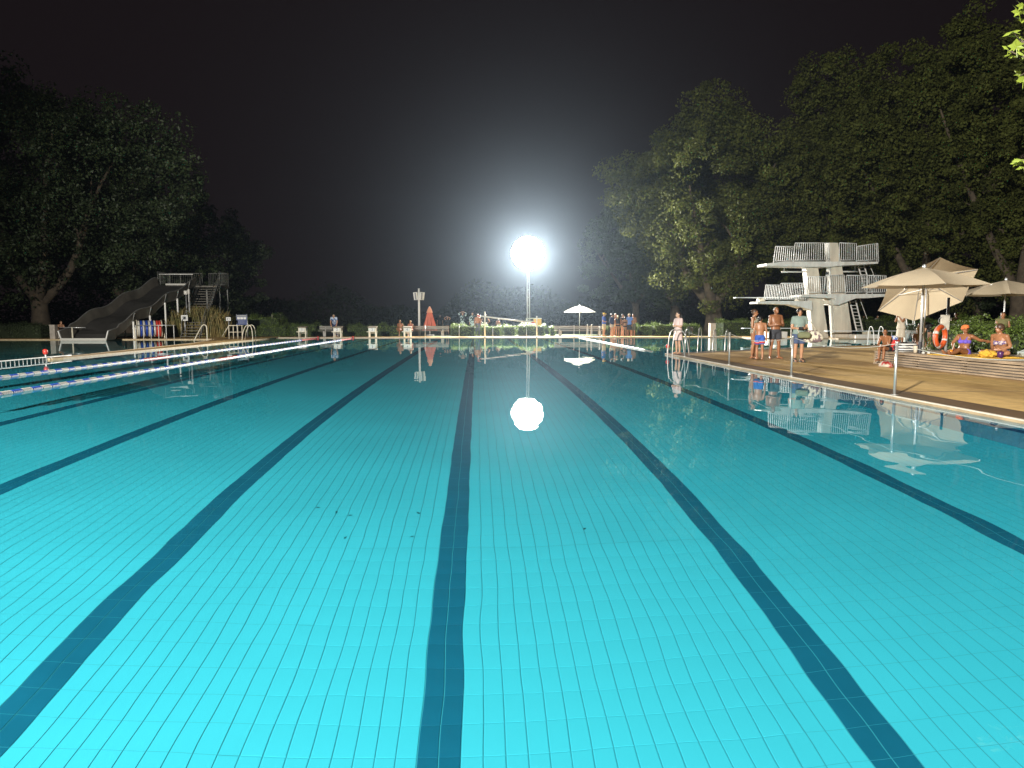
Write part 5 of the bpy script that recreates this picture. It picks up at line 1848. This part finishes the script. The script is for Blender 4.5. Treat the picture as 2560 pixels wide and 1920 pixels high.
    if style == "cap":
        ccol = extra or (0.70, 0.42, 0.02)
        cm = fab("cap_%d_%d" % (int(ccol[0] * 99), int(ccol[2] * 99)), ccol)
        mb = MB()
        mb.ell(HP(0, .012, .048), (.086, .100, .082), 16, 10, HR)
        o = inst("cap", remesh(mb, 0.014, "cap", cm, 1), root)
        mb = MB()
        mb.loft([[HP(x * w_, y, .045 - .02 * abs(x)) + HR @ Vector((0, 0, t)) for x, t in ((-1, 0), (0, .012), (1, 0), (1, -.008), (0, .004), (-1, -.008))] for y, w_ in ((-.07, .078), (-.12, .072), (-.165, .04))])
        mb.build("cap_peak", cm, o)
        MB().ell(HP(0, .035, -.004), (.080, .070, .06), 12, 8, HR).build("hair", hm, root, smooth=True)
    if style == "turban":
        mb = MB()
        mb.ell(HP(0, .020, .045), (.092, .104, .086), 16, 10, HR)
        for t in (0.0, 0.028, 0.055):
            mb.tube([HP(.088 * math.cos(a) * (1 - t * 2), .018 + .104 * math.sin(a) * (1 - t * 2), .030 + t + .02 * math.cos(a + t * 20)) for a in [2 * math.pi * j / 18 for j in range(18)]], .016, 6, close=True)
        inst("turban", remesh(mb, 0.012, "turban", fab("orange", (0.62, 0.16, 0.04)), 1), root)
    # clothes
    for w in wear:
        kind, m = w[0], w[1]
        mb = MB()
        if kind in ("tee", "tank", "rash"):
            hem = w[2] if len(w) > 2 else .16
            mb.loft(torso_rings(J, female, .020, hem, .95, 10, flare=.014, build=build))
            for q in "LR":
                sh, el = V["sh" + q], V["el" + q]
                limb(mb, [V["neck"].lerp(V["chest"], .3), sh], [.080 * f, .074 * f])
                if kind == "tee":
                    mb.tube([sh, sh.lerp(el, .35), sh.lerp(el, .62)], [.072 * f, .070 * f, .074 * f], 12)
                elif kind == "rash":
                    mb.tube([sh, sh.lerp(el, .5), el, el.lerp(V["wr" + q], .6)], [.070 * f, .062 * f, .055 * f, .045 * f], 12)
            name = {"tee": "shirt", "tank": "vest", "rash": "long_sleeved_top"}[kind]
        elif kind in ("shorts", "briefs", "trousers"):
            L = {"shorts": w[2] if len(w) > 2 else .62, "briefs": .16, "trousers": 1.0}[kind]
            mb.loft(torso_rings(J, female, .018 if kind != "briefs" else .011, -.02, .30 if kind != "briefs" else .24, 6, build=build))
            for q in "LR":
                hp, kn = V["hip" + q], V["kn" + q]
                up = hp + (V["pelvis"] - hp) * .4
                if kind == "trousers":
                    mb.tube([up, hp, hp.lerp(kn, .5), kn, kn.lerp(V["an" + q], .9)], [.09, .105, .092, .074, .062], 12)
                else:
                    r1 = (.108 if kind == "shorts" else .098) * (1.04 if female else 1) * build
                    mb.tube([up, hp, hp.lerp(kn, L)], [.09, r1, r1 * (.92 if kind == "shorts" else .95)], 14)
            name = {"shorts": "shorts", "briefs": "swim_briefs", "trousers": "trousers"}[kind]
        elif kind == "dress":
            mb.loft(torso_rings(J, female, .022, .0, .93, 10, flare=.03, build=build))
            for q in "LR":
                limb(mb, [V["neck"].lerp(V["chest"], .3), V["sh" + q]], [.078 * f, .072 * f])
                if len(w) > 3:
                    mb.tube([V["sh" + q], V["sh" + q].lerp(V["el" + q], .45), V["sh" + q].lerp(V["el" + q], .85)], [.070, .068, .072], 12)
            pel = V["pelvis"]
            L = w[2] if len(w) > 2 else .5
            hx = (V["hipL"] - V["hipR"]).normalized()
            rg = []
            for t in np.linspace(0, 1, 6):
                c = pel + Vector((0, 0, .05 - (L + .05) * t))
                a, b = .185 + .045 * t, .130 + .055 * t
                rg.append([c + Vector((a * math.cos(th) * (1 + .04 * math.sin(7 * th) * t), b * math.sin(th) * (1 + .04 * math.sin(7 * th) * t), 0)) for th in [2 * math.pi * j / 22 for j in range(22)]])
            mb.loft(rg)
            name = "dress"
        elif kind == "swimsuit":
            mb.loft(torso_rings(J, female, .010, -.01, .80, 10, build=build))
            for sx in (-1, 1):
                ch = V["chest"]
                mb.ell(ch + Vector((sx * .065, -.085, .0)), (.062, .050, .058), 12, 8)
                limb(mb, [V["neck"].lerp(V["sh" + ("L" if sx > 0 else "R")], .55) + Vector((0, -.02, .035)), ch + Vector((sx * .07, -.10, .05))], [.020, .022])
            name = "swimsuit"
        elif kind == "bra":
            mb.loft(torso_rings(J, female, .010, .60, .74, 5, build=build))
            tr = torso_rings(J, female, 0, .66, .68, 2, build=build)
            ctr = sum((Vector(p) for p in tr[0]), Vector()) / 18
            fr = (V["shL"] - V["shR"]).normalized().cross((V["neck"] - V["chest"]).normalized())
            fr.normalize()
            lat = (V["shL"] - V["shR"]).normalized()
            for sx in (-1, 1):
                mb.ell(ctr + fr * .095 + lat * sx * .068, (.060, .055, .058), 12, 8)
                limb(mb, [V["neck"].lerp(V["sh" + ("L" if sx > 0 else "R")], .6) + Vector((0, 0, .045)), ctr + fr * .11 + lat * sx * .072 + Vector((0, 0, .03))], [.015, .018])
            name = "bikini_top"
        else:
            continue
        inst(name, remesh(mb, 0.013 if hi else 0.018, name, m, 2), root)
    return root


def stripe_band(root, name, zc, hh, rx, ry, m, yoff=0.0, xs=(0,)):
    for x in xs:
        MB().tube([(x, yoff, zc - hh), (x, yoff, zc + hh)], rx, 16).build(name, m, root, smooth=True)


navy_f = fab("navy", (0.018, 0.026, 0.075))
char_f = fab("charcoal", (0.035, 0.037, 0.045))
black_f = fab("black", (0.014, 0.014, 0.016))
blue_f = fab("royal_blue", (0.03, 0.09, 0.38))
tealg_f = fab("grey_green", (0.19, 0.25, 0.22), var=0.06)
pink_f = fab("pale_pink", (0.60, 0.47, 0.44), var=0.06)
khaki_f = fab("khaki", (0.50, 0.40, 0.24))
beige_f = fab("beige", (0.58, 0.52, 0.42))
purple_f = fab("purple", (0.14, 0.09, 0.50))
floral_f = fab("floral", (0.55, 0.46, 0.42), col2=(0.09, 0.05, 0.22), vscale=22)
dots_f = fab("sage_pattern", (0.36, 0.36, 0.27), col2=(0.12, 0.12, 0.09), vscale=28)
red_f = fab("dark_red", (0.30, 0.03, 0.03))


def at(px, py):
    p = W(px, py, DZ)
    return (p.x, p.y, DZ + 0.004)


BG = "bathers standing on the tan deck"
# girl in the pale dress at the deck tip
person(at(1694, 886), -70, "crossed", "girl in a pale pink dress with crossed arms at the deck tip", 4, 1.64, True, "dark", "pony", (-14, 0), [("dress", pink_f, .38, 1)], group=BG)
# woman in swimsuit, boy, man, woman with bag
person(at(1883, 897), 52, "clasp", "woman in a patterned sage swimsuit facing the boy in blue shorts", 0, 1.69, True, "brown", "bun", (12, -4), [("swimsuit", dots_f)], group=BG, build=1.08)
by = person(at(1898, 901), 164, "stride", "boy in blue swim shorts with a red band, his back turned", 0, 1.46, False, "black", "short", (-30, 4), [("shorts", blue_f, .70)], group=BG)
for q, sx in (("L", 1), ("R", -1)):
    hp, kn = Vector(J0["hip" + q]), Vector(POSES["stride"]["kn" + q])
    a, b = hp.lerp(kn, .46), hp.lerp(kn, .60)
    MB().tube([a, b], [.112, .110], 16).build("red_band", fab("band_red", (0.52, 0.04, 0.04)), by, smooth=True)
    MB().tube([hp.lerp(kn, .425), hp.lerp(kn, .455)], [.113, .113], 16).build("white_band", fab("band_white", (0.65, 0.63, 0.6)), by, smooth=True)
person(at(1936, 898), 4, "crossed", "bare chested man with grey hair and charcoal shorts, arms crossed", 1, 1.77, False, "grey", "cropped", (6, 14), [("shorts", char_f, .62)], group=BG, build=1.06, over=dict(anL=(.15, .02, .08), toL=(.20, -.13, .03), knL=(.125, -.01, .49), anR=(-.15, .02, .08), toR=(-.20, -.13, .03), knR=(-.125, -.01, .49)))
pw = at(1995, 905)
person(pw, -8, "clasp", "woman in a grey green shirt holding a camera, patterned bag at her side", 2, 1.70, True, "dark", "curly", (-4, 2), [("tee", tealg_f, .08), ("shorts", fab("denim", (0.05, 0.075, 0.15)), .78)], group=BG, build=1.10)
cam_o = empty("camera_in_hand", Vector(pw) + Vector((-0.06, -0.24, 1.07)), R(-8), "small dark camera held by the woman with the bag", "camera")
MB().box((0, 0, 0), (0.13, 0.05, 0.08)).build("body", black_m, cam_o)
MB().cyl((0, -0.02, 0), (0, -0.09, 0), 0.035, 14).build("lens", black_m, cam_o)
bagp = blob("shoulder_bag", [(0, 0.10, 0.04), (0.03, 0.30, 0.08), (0.14, 0.36, 0.10), (0.30, 0.28, 0.08), (0.38, 0.14, 0.03)], fab("bag_pattern", (0.60, 0.56, 0.44), col2=(0.16, 0.11, 0.12), vscale=9), Vector(pw) + Vector((0.36, -0.12, 0.62)), "large patterned shoulder bag hanging from the woman in grey green", "bag", R(-10))
MB().tube(bez([(0.18, 0, 0.26), (-0.02, 0.06, 0.62), (-0.16, 0.07, 0.70), (-0.12, -0.06, 0.40), (-0.1, 0, 0.26)], 5), 0.014, 6).build("strap", fab("strap", (0.45, 0.40, 0.30)), bagp)
bg2 = blob("belt_bag", [(0, 0.10, 0.05), (0.03, 0.20, 0.09), (0.14, 0.20, 0.09), (0.20, 0.10, 0.04)], fab("olive", (0.16, 0.17, 0.09), var=0.2), Vector(pw) + Vector((0.04, -0.26, 0.76)), "green bag carried before the woman in grey green", "bag", R(-10))
MB().tube(bez([(-0.15, 0, 0.15), (-0.2, 0.12, 0.35), (-0.1, 0.2, 0.55)], 4), 0.012, 6).build("strap", fab("strap", (0.45, 0.40, 0.30)), bg2)
for q in ("L", "R"):
    pass
shoe = MB()
for sx in (-1, 1):
    o = empty("sandal", Vector(pw) + Euler((0, 0, R(-8))).to_matrix() @ Vector((sx * 0.115, -0.055, -0.004)), R(-8 + sx * 6), "black strapped sandal on the " + ("bag" if sx > 0 else "free") + " side of the woman with the bag", "sandal", "sandals of the woman with the bag")
    MB().loft([[(x * .055, y, 0) for x, y in ((-1, .12), (1, .12), (1.1, -.06), (.6, -.16), (-.6, -.16), (-1.1, -.06))], [(x * .055, y, .022) for x, y in ((-1, .12), (1, .12), (1.1, -.06), (.6, -.16), (-.6, -.16), (-1.1, -.06))]]).build("sole", black_m, o)
    MB().tube(bez([(-.055, -.06, .01), (-.03, -.06, .085), (.03, -.06, .085), (.055, -.06, .01)], 4), .012, 6).build("strap", black_m, o)
    MB().tube(bez([(-.05, .05, .02), (-.035, .02, .11), (.035, .02, .11), (.05, .05, .02)], 4), .011, 6).build("strap", black_m, o)

# seated on the platform
sp = Vector((12.28, 20.12, 0.0))
person((sp.x, sp.y, 0), -62, sit_pose(PT / 0.80, .20, .40, .41, "knees", .09), "boy sitting on the platform's end with his feet on the deck", 1, 1.36, False, "black", "short", (30, 0), [("shorts", black_f, .45)], group="bathers seated by the parasols")
person((12.98, 17.85, PT), -62, sit_pose(0.0, -.05, .42, .40, "down", .10, "out"), "woman in a purple bikini and orange turban seated on the towel", 1, 1.64, True, "brown", "turban", (40, 4), [("bra", purple_f), ("briefs", purple_f)], group="bathers seated by the parasols", build=1.08,
       over=dict(elR=(-.23, -.12, .33), wrR=(-.16, -.22, .20), hdR=(-.14, -.26, .16), elL=(.32, .16, .42), wrL=(.42, .30, .40), hdL=(.46, .36, .38)))
person((13.36, 17.0, PT + .02), -72, sit_pose(0.0, .10, .42, .40, "lap", .10, "cross"), "dark haired woman in a floral bikini seated cross legged on the towel", 0, 1.66, True, "brown", "curly", (-16, 0), [("bra", floral_f), ("briefs", floral_f)], group="bathers seated by the parasols", build=1.15)
# behind, near the tilted parasol
q = at(2250, 866)
person(q, -70, "photo", "woman in a long beige dress raising both hands to her face", 0, 1.70, True, "brown", "bun", (0, 8), [("dress", beige_f, .50)], hi=False, group="bathers behind the parasols", build=1.12)
person((gx(2328, 26.2), 26.2, DZ + .252), 176, sit_pose(0.0, .04, .42, .25, "down", .10, "out"), "long haired blond girl seated on the stone bench with her back turned", 2, 1.60, True, "blond", "long", (6, 0), [("briefs", navy_f), ("shorts", navy_f, .3)], hi=False, group="bathers behind the parasols")
person((gx(2360, 27.6), 27.6, DZ), -100, "bend", "person in a black shirt bending down behind the blond girl", 2, 1.72, False, "black", "short", (0, -10), [("tee", black_f, .12), ("shorts", black_f, .25)], hi=False, group="bathers behind the parasols")
person((gx(2425, 29.6), 29.6, DZ), -15, "photo", "person in a khaki top lifting a phone behind the lifebuoy hedge", 3, 1.66, True, "dark", "short", (0, 0), [("tank", fab("olive2", (0.20, 0.17, 0.10)), .1), ("shorts", char_f)], hi=False, group="bathers behind the parasols")
person((gx(2550, 24.6), 24.6, DZ), -30, "clasp", "long haired woman in an olive dress behind the leafy hedge", 0, 1.62, True, "brown", "long", (0, -5), [("dress", fab("olive3", (0.16, 0.15, 0.06)), .5)], hi=False, group="bathers behind the parasols")
for px, Y, lab, c in ((2180, 57.6, "pale figure glimpsed over the hedge right of the tower stairs", (0.34, 0.33, 0.30)), (2216, 57.9, "figure in a grey top glimpsed over the hedge by the tower stairs", (0.22, 0.21, 0.19)), (2297, 56.8, "figure in a blue white top glimpsed under the tilted parasol", (0.42, 0.50, 0.55))):
    person((gx(px, Y), Y, DZ - .02), 20, "stand", lab.replace("right of", "beyond"), 0, 1.68, False, "dark", "short", (0, 0), [("tee", fab("g%d" % px, c), .12), ("shorts", char_f)], hi=False, group="figures behind the far hedges")
person((gx(2072, 53.4), 53.4, DZ), 60, "stand", "bather glimpsed between the tower's two pillars", 0, 1.66, False, "dark", "short", (0, 0), [("shorts", char_f)], hi=False, group="figures behind the far hedges")

# ---- far side
FG = "swimmers and coaches standing together on the far edge"
YF = 51.75


def far(px, rz, pose, label, skin, h, fem, hair, style, wear, group, look=(0, 0), Y=YF, **k):
    return person((gx(px, Y), Y, DZ + .004), rz, pose, label, skin, h, fem, hair, style, look, wear, hi=False, group=group, **k)


far(1511, 62, "clasp", "man in a yellow cap, blue shirt and khaki shorts facing the swimmers", 2, 1.80, False, "brown", "cap", [("tee", blue_f, .12), ("shorts", khaki_f, .95)], FG, extra=(0.70, 0.42, 0.02))
far(1531, 50, "stand", "dark haired person in a navy jacket and pale shorts among the swimmers", 2, 1.74, False, "black", "curly", [("rash", navy_f, .12), ("shorts", fab("cream_short", (0.55, 0.50, 0.42)), .5)], FG)
far(1540, 20, "stand", "grey haired bather half hidden behind the girl in black", 0, 1.76, False, "grey", "short", [("shorts", khaki_f, .4)], FG, Y=52.2)
far(1546, 150, "hips", "girl in a black top and briefs with hands on her waist", 0, 1.62, True, "blond", "pony", [("tank", black_f, .38), ("briefs", black_f)], FG)
far(1558, 40, "stand", "tall dark haired swimmer in black behind the bikini girl", 2, 1.70, True, "dark", "short", [("tank", black_f, .3), ("briefs", black_f)], FG, Y=52.2)
far(1564, 175, "clasp", "girl in a black bikini with bare back among the swimmers", 0, 1.50, True, "dark", "bun", [("bra", black_f), ("briefs", black_f)], FG)
far(1575, -35, "stand", "man in a pale cap, blue shirt and dark shorts", 0, 1.74, False, "brown", "cap", [("tee", fab("sky_blue", (0.12, 0.22, 0.50)), .12), ("shorts", char_f, .95)], FG, extra=(0.62, 0.52, 0.36))
far(1585, -30, "crossed", "bare chested man with crossed arms and long olive shorts", 0, 1.72, False, "dark", "short", [("shorts", fab("olive4", (0.10, 0.09, 0.055)), 1.0)], FG)
far(843, 0, "lean", "person in a blue patterned shirt leaning over the starting block numbered two", 2, 1.86, False, "black", "short", [("tee", fab("blue_pattern", (0.06, 0.11, 0.26), col2=(0.45, 0.52, 0.62), vscale=9), .1), ("trousers", navy_f)], None, Y=52.5)
SG = "couple seated on the bench"
far(1003, -18, sit_pose(.40, .06, .42, .42, "down", .1, "ankle"), "tanned man seated with one leg crossed by the starting block numbered four", 1, 1.74, False, "blond", "cropped", [("briefs", fab("orange2", (0.45, 0.14, 0.03)))], SG, Y=53.95)
far(1029, -10, sit_pose(.42, .14, .42, .42, "knees", .1), "woman in a dark red swimsuit seated beside the tanned man", 0, 1.66, True, "blond", "bun", [("swimsuit", red_f)], SG, Y=53.95)
NG = "people beyond the bright hedges"
far(1101, 10, "stand", "person in black with a dark cap standing past the folded parasol", 4, 1.74, False, "black", "cap", [("tee", black_f, .1), ("trousers", black_f)], NG, Y=60.0, extra=(0.02, 0.02, 0.025))
far(1119, 12, "armsup", "woman in black with both arms raised to her hair", 2, 1.50, True, "dark", "short", [("tank", black_f, .1), ("briefs", black_f)], NG, Y=60.5)
spk = fab("white_teal_print", (0.02, 0.03, 0.035), col2=(0.55, 0.70, 0.68), vscale=7)
far(1157, 0, "armsup", "person in a dark suit with pale blotches beyond the hedge", 4, 1.92, False, "black", "short", [("rash", spk, .02), ("trousers", spk)], NG, Y=61.0)
far(1181, 15, "stride", "walking person in dark clothes with pale blotches beyond the hedge", 4, 1.92, False, "black", "short", [("rash", spk, .02), ("trousers", spk)], NG, Y=61.0)
far(1194, 10, "stride", "bare chested man in grey trousers in the gap between bright hedges", 0, 1.74, False, "brown", "cropped", [("trousers", fab("grey_blue", (0.12, 0.13, 0.18)))], NG, Y=55.2)
far(1213, 0, "hips", "person in a black vest with hands on hips behind the boom post", 2, 1.72, False, "blond", "short", [("tank", black_f, .1), ("shorts", fab("green_short", (0.18, 0.24, 0.10)))], NG, Y=57.2)
far(1241, 150, "lean", "bare backed bather stooping behind the bright hedge", 0, 1.45, False, "brown", "short", [("shorts", char_f)], NG, Y=57.2)
person((gx(186, 50.2), 50.2, DZ + .4), 60, sit_pose(0.0, .15, .42, .42, "knees"), "bather sitting by the forked dark tree at the slide's side", 2, 1.66, False, "brown", "short", (0, 0), [("shorts", char_f)], hi=False)
tag(MB().box((0, 0, .2), (.5, .45, .4)).build("low_stool", mat("pillar_concrete", (0.42, 0.38, 0.33)), None, loc=(gx(186, 50.2), 50.25, DZ)), "low pale block the bather by the dark tree sits on", "stool")

# ================================================================== NIGHT AIR
hz = bpy.data.materials.new("night_haze")
hz.use_nodes = True
n = hz.node_tree
for x in list(n.nodes):
    if x.type != 'OUTPUT_MATERIAL':
        n.nodes.remove(x)
pv = n.nodes.new("ShaderNodeVolumePrincipled")
pv.inputs["Color"].default_value = (0.62, 0.80, 1.0, 1)
pv.inputs["Density"].default_value = 0.00033
pv.inputs["Anisotropy"].default_value = 0.86
n.links.new(pv.outputs[0], n.nodes["Material Output"].inputs["Volume"])
hb = MB().box((0, 40, 13.0), (260, 260, 34)).build("haze", hz)
tag(hb, kind="stuff")
